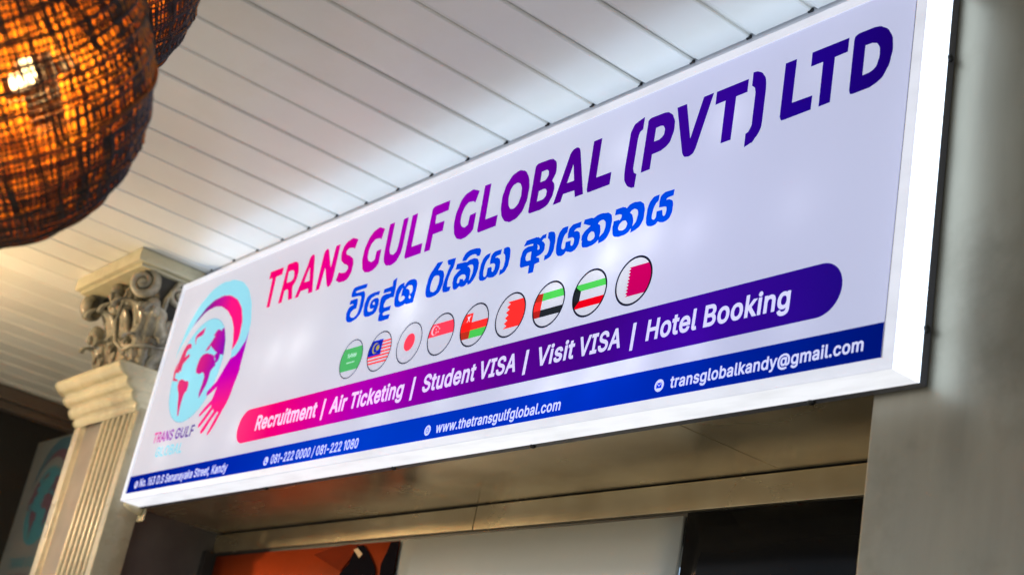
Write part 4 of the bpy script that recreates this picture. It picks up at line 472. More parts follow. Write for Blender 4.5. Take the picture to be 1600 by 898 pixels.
# ------------------------------------------------------------------ shop front: steel clad pillar, lintel, header band
M_steel = mat("brushed_steel", (.28, .26, .205), .40, metal=.72, var=.13, vscale=4, bump=.03, bscale=120, stretch=(4, 4, .7), stain=(.20, .18, .135), sscale=3.0, sdetail=5)
M_bronze = mat("champagne_steel", (.62, .51, .33), .25, metal=.72, var=.20, vscale=2.6, bump=.5, bscale=2.6, stretch=(.8, 2.0, 2.0), stain=(.42, .31, .17), sscale=2.4, sdetail=3)
M_wallpaint = mat("wall_paint", (.66, .65, .66), .6, var=.06, vscale=4)
M_reveal = mat("grey_render", (.13, .115, .105), .7, var=.3, vscale=4, bump=.2, bscale=30)
M_darkframe = mat("dark_frame", (.03, .028, .026), .5)
front = empty("shop_front", (1.6, .3, 0), "shop front clad in brushed steel, with a doorway below the lit sign", "shop front")
def part(name, m, *boxes, parent=front, bevel=.003):
    bm = bmesh.new()
    px, py, pz = parent.location
    for b in boxes:
        box(bm, b[0]-px, b[1]-px, b[2]-py, b[3]-py, b[4]-pz, b[5]-pz, bevel=bevel)
    return mesh(name, bm, m, parent)
WY = .106
part("steel_pillar", M_steel, (3.495, 5.6, WY, 1.6, 0, 3.70))
part("upper_wall", M_wallpaint, (-.09, 3.4945, WY, 1.3, 2.60, 3.70))
part("soffit_panel", M_bronze, (-.168, 1.05, WY+.002, .5, 2.571, 2.598), (1.0505, 2.9, WY+.002, .5, 2.5705, 2.5975), (2.9005, 3.4945, WY+.002, .5, 2.571, 2.598), bevel=.0015)
part("header_panel", M_bronze, (-.168, 1.6395, .500, .6, 2.490, 2.564), bevel=.002)
part("header_panel", M_bronze, (1.6445, 3.4945, .499, .6, 2.489, 2.5655), bevel=.002)
part("shadow_gap", M_darkframe, (-.168, 3.4945, .515, .7, 2.40, 2.599))
part("side_reveal", M_reveal, (-.70, -.170, WY+.02, .9, 0, 2.60))
part("door_frame", M_darkframe, (-.169, -.135, .46, .56, 0, 2.489))

# things in the doorway
M_white_sheet = mat("white_sheet", (.50, .495, .45), .3, var=.05, vscale=2, bump=.05, bscale=3)
M_black_sheet = mat("black_gloss", (.004, .0045, .006), .24, spec=.07, bump=.03, bscale=4)
M_orange = mat("orange_print", (.40, .050, .009), .4, spec=.12, var=.4, vscale=2)
M_navy = mat("dark_print", (.010, .008, .010), .6, spec=0.0)
M_rust = mat("rust_print", (.18, .026, .009), .6, spec=0.0)
M_beige = mat("beige_print", (.55, .36, .18), .5)
def sheet(name, m, x0, x1, y, z0, z1, label, cat):
    """slightly bowed sheet with real thickness"""
    bm = bmesh.new()
    n, k = 14, 10
    def gy(i, j): return y + .010*math.sin(math.pi*j/k*1.3+.4) + .002*math.sin(i*.9)
    F = [[bm.verts.new((x0+(x1-x0)*i/n, gy(i, j), z0+(z1-z0)*j/k)) for j in range(k+1)] for i in range(n+1)]
    B = [[bm.verts.new((x0+(x1-x0)*i/n, gy(i, j)+.012, z0+(z1-z0)*j/k)) for j in range(k+1)] for i in range(n+1)]
    for i in range(n):
        for j in range(k):
            bm.faces.new((F[i][j], F[i+1][j], F[i+1][j+1], F[i][j+1]))
            bm.faces.new((B[i][j], B[i][j+1], B[i+1][j+1], B[i+1][j]))
    for j in range(k):
        bm.faces.new((F[0][j], F[0][j+1], B[0][j+1], B[0][j]))
        bm.faces.new((F[n][j], B[n][j], B[n][j+1], F[n][j+1]))
    for i in range(n):
        bm.faces.new((F[i][k], F[i+1][k], B[i+1][k], B[i][k]))
        bm.faces.new((F[i][0], B[i][0], B[i+1][0], F[i+1][0]))
    return tagobj(mesh(name, bm, m, smooth=True), label, cat)
sheet("white_panel", M_white_sheet, 1.240, 2.574, .512, .9, 2.4765, "plain off-white panel in the doorway between the orange poster and the black panel", "panel")
sheet("black_panel", M_black_sheet, 2.590, 3.49, .512, .9, 2.4835, "glossy black panel in the doorway right of the off-white panel", "panel")
po = sheet("orange_poster", M_orange, -.12, 1.236, .512, .9, 2.4745, "orange poster with dark shapes at the left of the doorway", "poster")
def poster_shape(name, m, pts, y):
    bm = fill_mesh(name, [pts], y)
    r = bmesh.ops.extrude_face_region(bm, geom=list(bm.faces))
    for v in [g for g in r['geom'] if isinstance(g, bmesh.types.BMVert)]: v.co.y -= .001
    bmesh.ops.recalc_face_normals(bm, faces=bm.faces)
    return mesh(name, bm, m, po)
poster_shape('printed_wedge', M_rust, [(0.6906, 2.4481), (0.8102, 2.4694), (0.9269, 2.4757), (0.9841, 2.4703), (0.9506, 2.421), (0.9228, 2.3994), (0.9045, 2.3803)], 0.4960)
poster_shape('printed_figure', M_navy, [(0.9033, 2.3707), (0.9526, 2.404), (0.9646, 2.4373), (0.9832, 2.4676), (1.0249, 2.4674), (1.0677, 2.4388), (1.1062, 2.4071), (1.1316, 2.3817), (1.1431, 2.3488), (0.91, 2.3436)], 0.4950)
poster_shape('printed_label', M_beige, [(0.9663, 2.4531), (0.989, 2.4589), (1.0299, 2.4359), (1.0125, 2.4232)], 0.4940)
poster_shape('printed_band', M_navy, [(1.1696, 2.3374), (1.1602, 2.397), (1.1797, 2.4344), (1.1931, 2.4698), (1.2452, 2.4706), (1.2477, 2.4101), (1.2531, 2.3354)], 0.4955)

# ------------------------------------------------------------------ the lit sign
sign = empty("lightbox_sign", (0, 0, 2.55), "long backlit sign box with purple lettering and a row of round flags, over the doorway", "sign")
W, H, D = 3.62, .90, .084
IN = .0285
WHITE = (224, 227, 246)
M_film = print_mat("white_film", [(0, (220, 219, 229)), (1.2, (225, 227, 239)), (2.2, (222, 228, 247)), (3.0, (211, 216, 246)), (3.62, (208, 213, 240))], amount=.66)
M_title = print_mat("title_ink", [(.93, (240, 0, 112)), (1.15, (226, 0, 128)), (1.35, (205, 0, 145)), (1.65, (166, 0, 176)), (2.05, (130, 0, 176)), (2.45, (76, 0, 140)), (2.9, (56, 6, 148)), (3.3, (32, 4, 136)), (3.6, (26, 2, 104))], amount=.80)
M_sinh = print_mat("blue_ink", [(0, (0, 74, 226))], amount=.74)
M_banner = print_mat("banner_ink", [(.86, (255, 50, 118)), (1.1, (236, 0, 118)), (1.35, (214, 0, 146)), (1.65, (176, 0, 176)), (2.05, (124, 0, 160)), (2.45, (80, 4, 136)), (2.75, (58, 4, 126)), (3.0, (62, 6, 156)), (3.48, (34, 10, 130))], amount=.80)
M_bar = print_mat("bar_ink", [(0, (0, 22, 140)), (.9, (0, 42, 178)), (1.6, (0, 66, 208)), (2.4, (0, 52, 194)), (3.0, (0, 42, 178)), (3.6, (0, 22, 122))], amount=.68)
M_teal = print_mat("teal_ink", [(0, (146, 212, 224))], amount=.34)
M_arc = print_mat("arc_ink", [(.30, (120, 20, 130)), (.42, (180, 20, 140)), (.52, (222, 20, 120)), (.68, (238, 24, 112))], amount=.44)
M_arm = print_mat("arm_ink", [(.20, (236, 24, 108)), (.30, (226, 30, 120)), (.42, (186, 0, 160)), (.58, (140, 0, 176)), (.70, (110, 10, 150))], amount=.44, u0=0.0, u1=.9, axis='Z')
M_land = print_mat("land_ink", [(.17, (238, 62, 92)), (.33, (236, 40, 108)), (.44, (214, 24, 122)), (.53, (176, 16, 150)), (.58, (130, 14, 150))], amount=.44)
M_ink_dark = print_mat("dark_ink", [(0, (26, 28, 44))], amount=.4)
M_fwhite = print_mat("flag_white", [(0, (226, 230, 246))], amount=.60)
M_text = print_mat("lettering_white", [(0, (228, 232, 248))], amount=.82)
M_red = print_mat("flag_red", [(0, (244, 48, 44))], amount=.44)
M_rose = print_mat("flag_rose", [(0, (252, 64, 84))], amount=.44)
M_crimson = print_mat("flag_crimson", [(0, (222, 0, 24))], amount=.44)
M_maroon = print_mat("flag_maroon", [(0, (190, 0, 86))], amount=.44)
M_green = print_mat("flag_green", [(0, (76, 196, 80))], amount=.42)
M_sagreen = print_mat("flag_deep_green", [(0, (80, 178, 100))], amount=.40)
M_fblack = print_mat("flag_black", [(0, (34, 38, 42))], amount=.4)
M_fblue = print_mat("flag_blue", [(0, (14, 46, 190))], amount=.44)
M_fyellow = print_mat("flag_yellow", [(0, (250, 224, 80))], amount=.44)

title_polys = [smooth_poly(p) for g in TRACE['title'] for p in g]
sinh_polys = [smooth_poly(p) for g in TRACE['sinhala'] for p in g]
# rounded banner
def rounded_rect(x0, x1, y0, y1, r, n=10):
    out = []
    for cx, cy, a in ((x1-r, y0+r, -90), (x1-r, y1-r, 0), (x0+r, y1-r, 90), (x0+r, y0+r, 180)):
        for k in range(n+1):
            t = math.radians(a+90*k/n)
            out.append((cx+r*math.cos(t), cy+r*math.sin(t)))
    return out
banner_out = rounded_rect(.862, 3.476, .1345, .2550, .0600)
banner_out = [(x, y+.004*max(0, (x-2.6))/.85*(1 if y > .19 else 1)) for x, y in banner_out]
banner_words = []
for s, a, b in (("Recruitment", (.997, .1726), (1.3975, .1724)), ("Air", (1.4815, .1728), (1.576, .1728)), ("Ticketing", (1.599, .1728), (1.889, .1728)),
                ("Student", (1.988, .1732), (2.238, .1732)), ("VISA", (2.254, .1730), (2.416, .1732)), ("Visit", (2.500, .1732), (2.647, .1732)), ("VISA", (2.663, .1734), (2.818, .1738)),
                ("Hotel", (2.9055, .1752), (3.069, .1755)), ("Booking", (3.0905, .1763), (3.340, .1768))):
    banner_words.append(text_polys(s, a, b, .0485, bold=22, track=24))
bars = [smooth_poly(p) for g in TRACE['bars'] for p in g]
bar_out = [(IN+.0006, .0258), (W-IN-.0006, .0262), (W-IN-.0006, .0992), (IN+.0006, .0930)]
bar_words = []
for s, a, b, cap in (("No. 163 D.S Senanayake Street, Kandy", (.139, .0445), (.863, .0420), .0300), ("081-222 0000 / 081-222 1080", (1.173, .0400), (1.704, .0402), .0288),
                     ("www.thetransgulfglobal.com", (2.1035, .0408), (2.6325, .0414), .0272), ("transglobalkandy@gmail.com", (3.0125, .0446), (3.546, .0478), .0268)):
    bar_words.append(text_polys(s, a, b, cap, bold=19, track=22))
FLAG_U = [1.5405+.1609*i for i in range(9)]
FLAG_V, FLAG_R = .3412, .0643
discs = [ring_poly(u, FLAG_V, FLAG_R-.0005, 64) for u in FLAG_U]
panel_rect = [(IN, IN-.0035), (W-IN, IN-.0035), (W-IN, H-IN+.006), (IN, H-IN+.006)]
YP = .003
fp = mesh("face_panel", fill_mesh("face_panel", [panel_rect]+title_polys+sinh_polys+[banner_out, bar_out]+discs, YP), M_film, sign)
mesh("title_lettering", fill_mesh("title_lettering", title_polys, YP), M_title, sign)
mesh("script_lettering", fill_mesh("script_lettering", sinh_polys, YP), M_sinh, sign)
bn = mesh("service_banner", fill_mesh("service_banner", [banner_out], YP), M_banner, sign)
br = mesh("contact_bar", fill_mesh("contact_bar", [bar_out], YP), M_bar, sign)
for w_ in banner_words: text_mesh("banner_lettering", w_, M_text, bn, YP-.0004)
for w_ in bars: mesh("divider_stroke", fill_mesh("divider_stroke", [w_], YP-.0004), M_text, bn)
for w_ in bar_words: text_mesh("contact_lettering", w_, M_text, br, YP-.0004)

# contact icons: white discs with a small dark mark
def icon(u, v, marks):
    bm = fill_mesh("contact_icon", [ring_poly(u, v, .0148, 28)], YP-.0004)
    n = len(bm.faces)
    for pl in marks:
        b2 = fill_mesh("m", pl, YP-.0008)
        me = bpy.data.meshes.new("m"); b2.to_mesh(me); b2.free()
        k = len(bm.faces)
        bm.from_mesh(me); bpy.data.meshes.remove(me)
        bm.faces.ensure_lookup_table()
        for f in list(bm.faces)[k:]: f.material_index = 1
    return mesh("contact_icon", bm, [M_text, M_bar], br)
def arcband(cx, cy, r, w, a0, a1, n=14):
    o = [(cx+(r+w/2)*math.cos(math.radians(a0+(a1-a0)*i/n)), cy+(r+w/2)*math.sin(math.radians(a0+(a1-a0)*i/n))) for i in range(n+1)]
    i_ = [(cx+(r-w/2)*math.cos(math.radians(a0+(a1-a0)*i/n)), cy+(r-w/2)*math.sin(math.radians(a0+(a1-a0)*i/n))) for i in range(n+1)]
    return o+i_[::-1]
def rect(x0, x1, y0, y1): return [(x0, y0), (x1, y0), (x1, y1), (x0, y1)]
u, v = .1080, .0552
icon(u, v, [[ring_poly(u, v+.0025, .0062, 18), ring_poly(u, v+.0025, .0028, 12)], [[(u-.0045, v-.0015), (u+.0045, v-.0015), (u, v-.0095)]]])
u, v = 1.1394, .0518
icon(u, v, [[arcband(u+.0035, v+.0035, .0098, .0042, 165, 285)], [ring_poly(u-.0052, v+.0056, .0028, 10)], [ring_poly(u+.0056, v-.0052, .0028, 10)]])
u, v = 2.0632, .0524
icon(u, v, [[ring_poly(u, v, .0088, 22), ring_poly(u, v, .0073, 22)], [rect(u-.0078, u+.0078, v-.0006, v+.0006)], [arcband(u+.004, v, .0082, .0012, 120, 240)], [arcband(u-.004, v, .0082, .0012, -60, 60)]])
u, v = 2.9774, .0552
icon(u, v, [[rect(u-.0085, u+.0085, v-.0065, v+.0065), [(u-.0075, v+.0062), (u, v-.0002), (u+.0075, v+.0062), (u+.0085, v+.0050), (u, v-.0024), (u-.0085, v+.0050)]]])

# ---- round flags
def flag(u, label, layers, ringw=.0030):
    """layers: list of (material, [polygons]) in flag coordinates relative to the disc centre"""
    win = ring_poly(0, 0, FLAG_R-.0006, 64)
    mats = [M_fwhite, M_ink_dark]
    bm = fill_mesh("flag_emblem", [ring_poly(0, 0, FLAG_R, 64)], 0)
    yy = -.0003
    def add(polys, m, y):
        if m not in mats: mats.append(m)
        b2 = fill_mesh("t", polys, y)
        me = bpy.data.meshes.new("t"); b2.to_mesh(me); b2.free()
        k = len(bm.faces)
        bm.from_mesh(me); bpy.data.meshes.remove(me)
        bm.faces.ensure_lookup_table()
        for f in list(bm.faces)[k:]: f.material_index = mats.index(m)
    for m, polys in layers:
        cl = [clip_convex(p, win) for p in polys]
        cl = [c for c in cl if len(c) > 2]
        if cl: add(cl, m, yy)
        yy -= .00012
    add([ring_poly(0, 0, FLAG_R+.0006, 64), ring_poly(0, 0, FLAG_R-ringw*1.25-.0006, 64)], M_ink_dark, yy-.0002)
    o = mesh("flag_emblem", bm, mats, sign, loc=(u, YP-.0004, FLAG_V))
    o["label"] = label
    return o
T_, B_ = .0385, -.0380       # top and bottom of each flag field
X0, X1 = -.08, .08
def zig(x, y0, y1, n, dx, xr):
    pts = [(xr, y0)]
    st = (y1-y0)/n
    for i in range(n):
        pts += [(x-dx, y0+st*i), (x, y0+st*(i+.5))]
    pts += [(x-dx, y1), (xr, y1)]
    return pts
def star(cx, cy, r, k=5, q=.42, rot=90):
    return [(cx+(r if i % 2 == 0 else r*q)*math.cos(math.radians(rot+180*i/k)), cy+(r if i % 2 == 0 else r*q)*math.sin(math.radians(rot+180*i/k))) for i in range(2*k)]
squig = []
rs = random.Random(2)
for i in range(7):
    x = -.024+i*.0075
    squig.append(rect(x, x+.0022, .006, .006+.012+rs.uniform(-.003, .004)))
    squig.append(arcband(x+.003, .010+rs.uniform(-.002, .006), .0034, .0016, 20, 300, 8))
flag(FLAG_U[0], "green flag with white script and a white bar", [(M_sagreen, [rect(X0, X1, B_, T_)]), (M_fwhite, squig[0::2]), (M_fwhite, squig[1::2]), (M_fwhite, [[(-.024, -.0125), (.022, -.0125), (.025, -.0112), (.022, -.0098), (-.024, -.0098)]])], .0018)
stripes = [rect(X0, X1, B_+i*.01093, B_+i*.01093+.00546) for i in range(7)]
flag(FLAG_U[1], "red and white striped flag with a yellow crescent and sun on blue", [(M_red, stripes), (M_fblue, [rect(X0, .0085, -.0110, T_+.001)]),
     (M_fyellow, [[(-.026+.0175*math.cos(math.radians(a)), .0135+.0175*math.sin(math.radians(a))) for a in range(50, 311, 13)] + [(-.0215+.0150*math.cos(math.radians(a)), .0135+.0150*math.sin(math.radians(a))) for a in range(305, 54, -13)]]),
     (M_fyellow, [star(-.0140, .0135, .0105, 14, .72)])], .0022)
flag(FLAG_U[2], "white flag with one red disc", [(M_rose, [ring_poly(0, .0025, .0275, 40)])], .0022)
cres = [(-.0370+.0150*math.cos(math.radians(a)), .0170+.0150*math.sin(math.radians(a))) for a in range(45, 316, 13)] + [(-.0310+.0138*math.cos(math.radians(a)), .0170+.0138*math.sin(math.radians(a))) for a in range(310, 49, -13)]
stars = [star(-.0210+.0085*math.cos(math.radians(90+72*i)), .0170+.0085*math.sin(math.radians(90+72*i)), .0040) for i in range(5)]
flag(FLAG_U[3], "red over white flag with a white crescent and five stars", [(M_rose, [rect(X0, X1, -.0030, .0370)]), (M_fwhite, [cres]), (M_fwhite, stars)], .0026)
flag(FLAG_U[4], "white, red and green flag with a red hoist band", [(M_red, [rect(X0, X1, -.0140, .0105)]), (M_green, [rect(X0, X1, B_, -.0140)]), (M_red, [rect(X0, -.0155, B_, T_)]),
     (M_fwhite, [[(-.041, .014), (-.038, .013), (-.024, .031), (-.027, .033)]]), (M_fwhite, [[(-.025, .014), (-.028, .013), (-.041, .030), (-.038, .032)]]), (M_fwhite, [ring_poly(-.0325, .0265, .0040, 10)])], .0028)
flag(FLAG_U[5], "white flag with a red field cut by five zigzag points", [(M_red, [zig(-.0085, B_, T_+.002, 5, .0135, .09)])], .0030)
flag(FLAG_U[6], "green, white and black flag with a red band at the hoist", [(M_green, [rect(X0, X1, .0140, T_-.0025)]), (M_fblack, [rect(X0, X1, -.0320, -.0115)]), (M_red, [rect(X0, -.0300, -.0320, T_-.0025)])], .0032)
flag(FLAG_U[7], "green, white and red flag with a black wedge at the hoist", [(M_green, [rect(X0, X1, .0110, .0300)]), (M_crimson, [rect(X0, X1, -.0365, -.0155)]), (M_fblack, [[(-.08, -.0650), (-.0355, -.0155), (-.0355, .0110), (-.0560, .0240), (-.08, .03)]])], .0034)
flag(FLAG_U[8], "white flag with a maroon field and a fine serrated edge", [(M_maroon, [zig(-.0160, B_-.001, T_, 9, .0072, .09)])], .0036)

# ---- logo: globe, two arcs and an arm reaching down
def printed(name, polys, m, parent, dy):
    return mesh(name, fill_mesh(name, polys, YP-dy), m, parent)
L = {k: [smooth_poly(p) for p in g] for k, g in TRACE['logo'].items()}
GL = (.3730, .4790, .2060)
lg = printed("globe_logo", [ring_poly(*GL, 72)], M_teal, sign, .0004)
printed("continents", L['sam']+L['nam']+L['grl'], M_land, lg, .0008)
printed("continents", L['afr']+L['ara'], M_land, lg, .0008)
printed("continents", L['eur'], M_land, lg, .0009)
printed("globe_outline", [ring_poly(*GL, 72), ring_poly(GL[0], GL[1], GL[2]-.0016, 72)], print_mat("outline_ink", [(0, (110, 120, 140))], .8), lg, .0010)
printed("outer_arc", L['arc'], M_teal, lg, .0006)
printed("inner_arc", L['inner_arc'], M_arc, lg, .0007)
printed("reaching_arm", L['arm'], M_arm, lg, .0012)
M_ltxt = print_mat("logo_text_ink", [(.14, (196, 0, 120)), (.25, (150, 0, 150)), (.35, (96, 10, 140)), (.5, (50, 20, 110))], .85)
for s, a, b in (("TRANS", (.150, .2142), (.327, .2110)), ("GULF", (.347, .2106), (.503, .2078)), ):
    text_mesh("logo_lettering", text_polys(s, a, b, .0400, bold=19, track=24), M_ltxt, lg, YP-.0014)
text_mesh("logo_lettering", text_polys("GLOBAL", (.209, .1535), (.444, .1505), .0372, bold=26, track=34), M_teal, lg, YP-.0014)

# ---- frame lip and lit returns (white acrylic), back plate, screws
def acrylic(name, colr, amount):
    m = bpy.data.materials.new(name)
    m.use_nodes = True
    nt = m.node_tree
    p = nt.nodes["Principled BSDF"]
    p.inputs["Base Color"].default_value = (.26, .27, .29, 1)
    p.inputs["Specular IOR Level"].default_value = .2
    p.inputs["Roughness"].default_value = .3
    tc = nt.nodes.new("ShaderNodeTexCoord")
    n = nt.nodes.new("ShaderNodeTexNoise")
    n.inputs["Scale"].default_value = 5
    n.inputs["Detail"].default_value = 8
    mp = nt.nodes.new("ShaderNodeMapping")
    mp.inputs["Scale"].default_value = (1.2, 5, 3)
    nt.links.new(tc.outputs["Object"], mp.inputs[0])
    nt.links.new(mp.outputs[0], n.inputs["Vector"])
    r = nt.nodes.new("ShaderNodeValToRGB")
    r.color_ramp.elements[0].position = .30
    r.color_ramp.elements[1].position = .55
    r.color_ramp.elements[0].color = (*[c*.86 for c in colr], 1)
    r.color_ramp.elements[1].color = (*colr, 1)
    nt.links.new(n.outputs[0], r.inputs[0])
    nt.links.new(r.outputs[0], p.inputs["Emission Color"])
    p.inputs["Emission Strength"].default_value = amount*K
    return m
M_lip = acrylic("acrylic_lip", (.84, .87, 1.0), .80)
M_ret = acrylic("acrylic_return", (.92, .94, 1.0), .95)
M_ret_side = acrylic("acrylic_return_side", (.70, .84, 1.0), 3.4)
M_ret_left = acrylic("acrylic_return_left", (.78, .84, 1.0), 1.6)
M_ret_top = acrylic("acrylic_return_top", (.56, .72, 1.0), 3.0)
M_back = mat("back_plate", (.10, .10, .12), .5)
M_screw = mat("screw_black", (.006, .006, .008), .4)
M_inside = mat("box_inside_white", (.7, .7, .7), .6)
# lip: a mitred frame with a small inner chamfer
def frame_loop(bm, rects):
    """rects: list of (inset, y) rings joined to a strip"""
    rings = []
    for ins, y in rects:
        rings.append([bm.verts.new(c) for c in ((ins, y, ins), (W-ins, y, ins), (W-ins, y, H-ins), (ins, y, H-ins))])
    for a, b in zip(rings, rings[1:]):
        for k in range(4):
            bm.faces.new((a[k], a[(k+1) % 4], b[(k+1) % 4], b[k]))
bm = bmesh.new()
frame_loop(bm, [(0.0, .0040), (0.0006, .0008), (.002, 0.0), (.0235, -.0002), (.0245, .0006), (.0252, .0045)])
bmesh.ops.recalc_face_normals(bm, faces=bm.faces)
for f in bm.faces: 
    if f.calc_center_median().y < .0005 and f.normal.y > 0: f.normal_flip()
mesh("frame_lip", bm, M_lip, sign)
for nm, quad in (("bottom_return", ((0, 0), (W, 0))), ("right_return", ((W, 0), (W, H))), ("top_return", ((W, H), (0, H))), ("left_return", ((0, H), (0, 0)))):
    bm = bmesh.new()
    (xa, za), (xb, zb) = quad
    ys = [.0044, .020, .040, .060, D]
    n = 24
    cx, cz = W/2, H/2
    V = []
    for i in range(n+1):
        x, z = xa+(xb-xa)*i/n, za+(zb-za)*i/n
        V.append([bm.verts.new((x, y, z)) for y in ys])
    for i in range(n):
        for j in range(len(ys)-1):
            bm.faces.new((V[i][j], V[i+1][j], V[i+1][j+1], V[i][j+1]))
    bm.normal_update()
    nx, nz = ((0, -1), (1, 0), (0, 1), (-1, 0))[("bottom_return", "right_return", "top_return", "left_return").index(nm)]
    for f in bm.faces:
        if f.normal.x*nx+f.normal.z*nz < 0: f.normal_flip()
    r = bmesh.ops.extrude_face_region(bm, geom=list(bm.faces))
    for v in [g for g in r['geom'] if isinstance(g, bmesh.types.BMVert)]:
        v.co.x -= nx*.004; v.co.z -= nz*.004
    bmesh.ops.recalc_face_normals(bm, faces=bm.faces)
    bm.normal_update()
    for f in bm.faces:
        if f.normal.x*nx+f.normal.z*nz < .5: f.material_index = 1
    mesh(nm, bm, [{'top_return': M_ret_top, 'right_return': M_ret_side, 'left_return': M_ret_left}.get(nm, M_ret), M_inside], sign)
bm = bmesh.new(); box(bm, -.001, W+.001, D+.0005, WY-.0006, -.001, H+.001, bevel=.002)
mesh("back_plate", bm, M_back, sign)
for x, z, nx, nz in ((W, .719, 1, 0), (W, .112, 1, 0), (3.351, 0, 0, -1), (2.434, 0, 0, -1), (1.787, 0, 0, -1), (1.013, 0, 0, -1)):
    bm = bmesh.new()
    bmesh.ops.create_uvsphere(bm, u_segments=12, v_segments=8, radius=.0092)
    for v in bm.verts:
        d = v.co.x*nx+v.co.z*nz
        v.co.x -= nx*d*.4; v.co.z -= nz*d*.4
    mesh("screw", bm, M_screw, sign, loc=(x+nx*.003, .089, z+nz*.003), smooth=True)
# LED modules inside the box
for (lu, lv, pw) in [(0.99, 0.45, 0.024), (1.14, 0.45, 0.024), (1.82, 0.46, 0.036), (2.53, 0.4, 0.036), (2.72, 0.43, 0.036), (2.85, 0.45, 0.036), (2.58, 0.1, 0.036), (2.74, 0.1, 0.036), (2.87, 0.125, 0.036), (0.26, 0.175, 0.0203), (0.285, 0.454, 0.0226), (0.212, 0.718, 0.023), (0.572, 0.184, 0.008), (0.558, 0.425, 0.0158), (0.566, 0.691, 0.0099), (0.852, 0.185, 0.0198), (0.843, 0.458, 0.0085), (0.879, 0.698, 0.006), (1.21, 0.143, 0.0099), (1.219, 0.462, 0.0112), (1.217, 0.722, 0.0182), (1.466, 0.186, 0.0184), (1.527, 0.464, 0.0114), (1.479, 0.7, 0.0086), (1.765, 0.148, 0.0169), (1.76, 0.451, 0.0121), (1.785, 0.739, 0.0147), (2.095, 0.159, 0.0187), (2.075, 0.469, 0.0064), (2.13, 0.741, 0.0063), (2.443, 0.152, 0.0164), (2.381, 0.413, 0.0093), (2.456, 0.702, 0.0196), (2.764, 0.187, 0.0122), (2.718, 0.441, 0.02), (2.699, 0.735, 0.0204), (3.069, 0.132, 0.023), (3.007, 0.43, 0.017), (3.073, 0.71, 0.0226), (3.354, 0.149, 0.0117), (3.324, 0.415, 0.0087), (3.365, 0.75, 0.0089)]:
    l = bpy.data.lights.new("led_module", 'POINT')
    l.energy = pw
    l.color = (1.0, .97, .84)
    l.shadow_soft_size = .012
    lo = bpy.data.objects.new("led_module", l)
    lo.location = (lu, .074, lv)
    lo.parent = sign
    col.objects.link(lo)

# conduit stub under the left end of the sign
M_cream = mat("cream_gloss", (.54, .48, .31), .22, var=.12, vscale=9, bump=.08, bscale=25, stain=(.30, .26, .17), sscale=3.0)
bm = bmesh.new()
tube(bm, [(-.020, .03, 2.553), (-.018, .055, 2.546), (-.014, .080, 2.539), (-.010, .100, 2.534)], [.013, .0165, .017, .016], n=14)
box(bm, -.045, .02, .101, .106, 2.50, 2.56, bevel=.001)
tagobj(mesh("conduit_end", bm, M_cream), "short cream conduit end poking out under the left end of the sign", "conduit")

# ------------------------------------------------------------------ pilaster
M_cap = mat("capital_paint", (.40, .365, .275), .18, var=.35, vscale=14, bump=.25, bscale=45, stain=(.055, .045, .032), sscale=5.0)
M_greystrip = mat("grey_strip_paint", (.20, .185, .17), .6, var=.2, vscale=8, stain=(.2, .18, .16), sscale=5)  # flat recessed strip, greyer than the rest of the shaft
pil = empty("pilaster", (-.43, .05, 0), "cream fluted pilaster with an ornate leafy capital beside the left end of the sign", "pilaster")
PO_ = pil.location.copy()
rp = random.Random(7)
def pmesh(name, bm, m, parent=pil, smooth=False):
    off = PO_
    for v in bm.verts: v.co -= off
    return mesh(name, bm, m, parent, smooth=smooth)
# shaft: section drawn along x, extruded up
sec = [(-.765, .118, 0), (-.765, .004, 0), (-.760, 0.0, 0), (-.702, 0.0, 0), (-.697, .004, 0), (-.690, .022, 1), (-.480, .022, 1)]
nr = 6
xa, xb = -.480, -.150
for i in range(nr):
    p0 = xa+(xb-xa)*i/nr
    w = (xb-xa)/nr
    sec.append((p0+.006, .046, 0))
    for k in range(7):
        a = math.pi*k/6
        sec.append((p0+.010+(w-.018)*(.5-.5*math.cos(a)), .030-.032*math.sin(a)**.8, 0))
sec += [(-.147, .046, 0), (-.144, .002, 0), (-.140, 0.0, 0), (-.094, 0.0, 0), (-.089, .005, 0), (-.089, .118, 0)]
bm = bmesh.new()
zs = [0, .6, 1.2, 1.8, 2.2, 2.4, 2.6, 2.75, 2.85, 2.95]
cols = [[bm.verts.new((x+.0012*math.sin(z*5+x*30), y+.0010*math.sin(z*7.3+x*11), z)) for z in zs] for x, y, _ in sec]
for i in range(len(sec)-1):
    for j in range(len(zs)-1):
        f = bm.faces.new((cols[i][j], cols[i+1][j], cols[i+1][j+1], cols[i][j+1]))
        f.material_index = 1 if (sec[i][2] and sec[i+1][2]) else 0
        f.smooth = abs(sec[i][1]-sec[i+1][1]) > .0005 and sec[i+1][0]-sec[i][0] < .02
bmesh.ops.recalc_face_normals(bm, faces=bm.faces)
me_sh = pmesh("fluted_shaft", bm, [mat("shaft_paint", (.42, .37, .245), .28, var=.15, vscale=9, bump=.08, bscale=25, stain=(.26, .22, .15), sscale=4.0), M_greystrip])
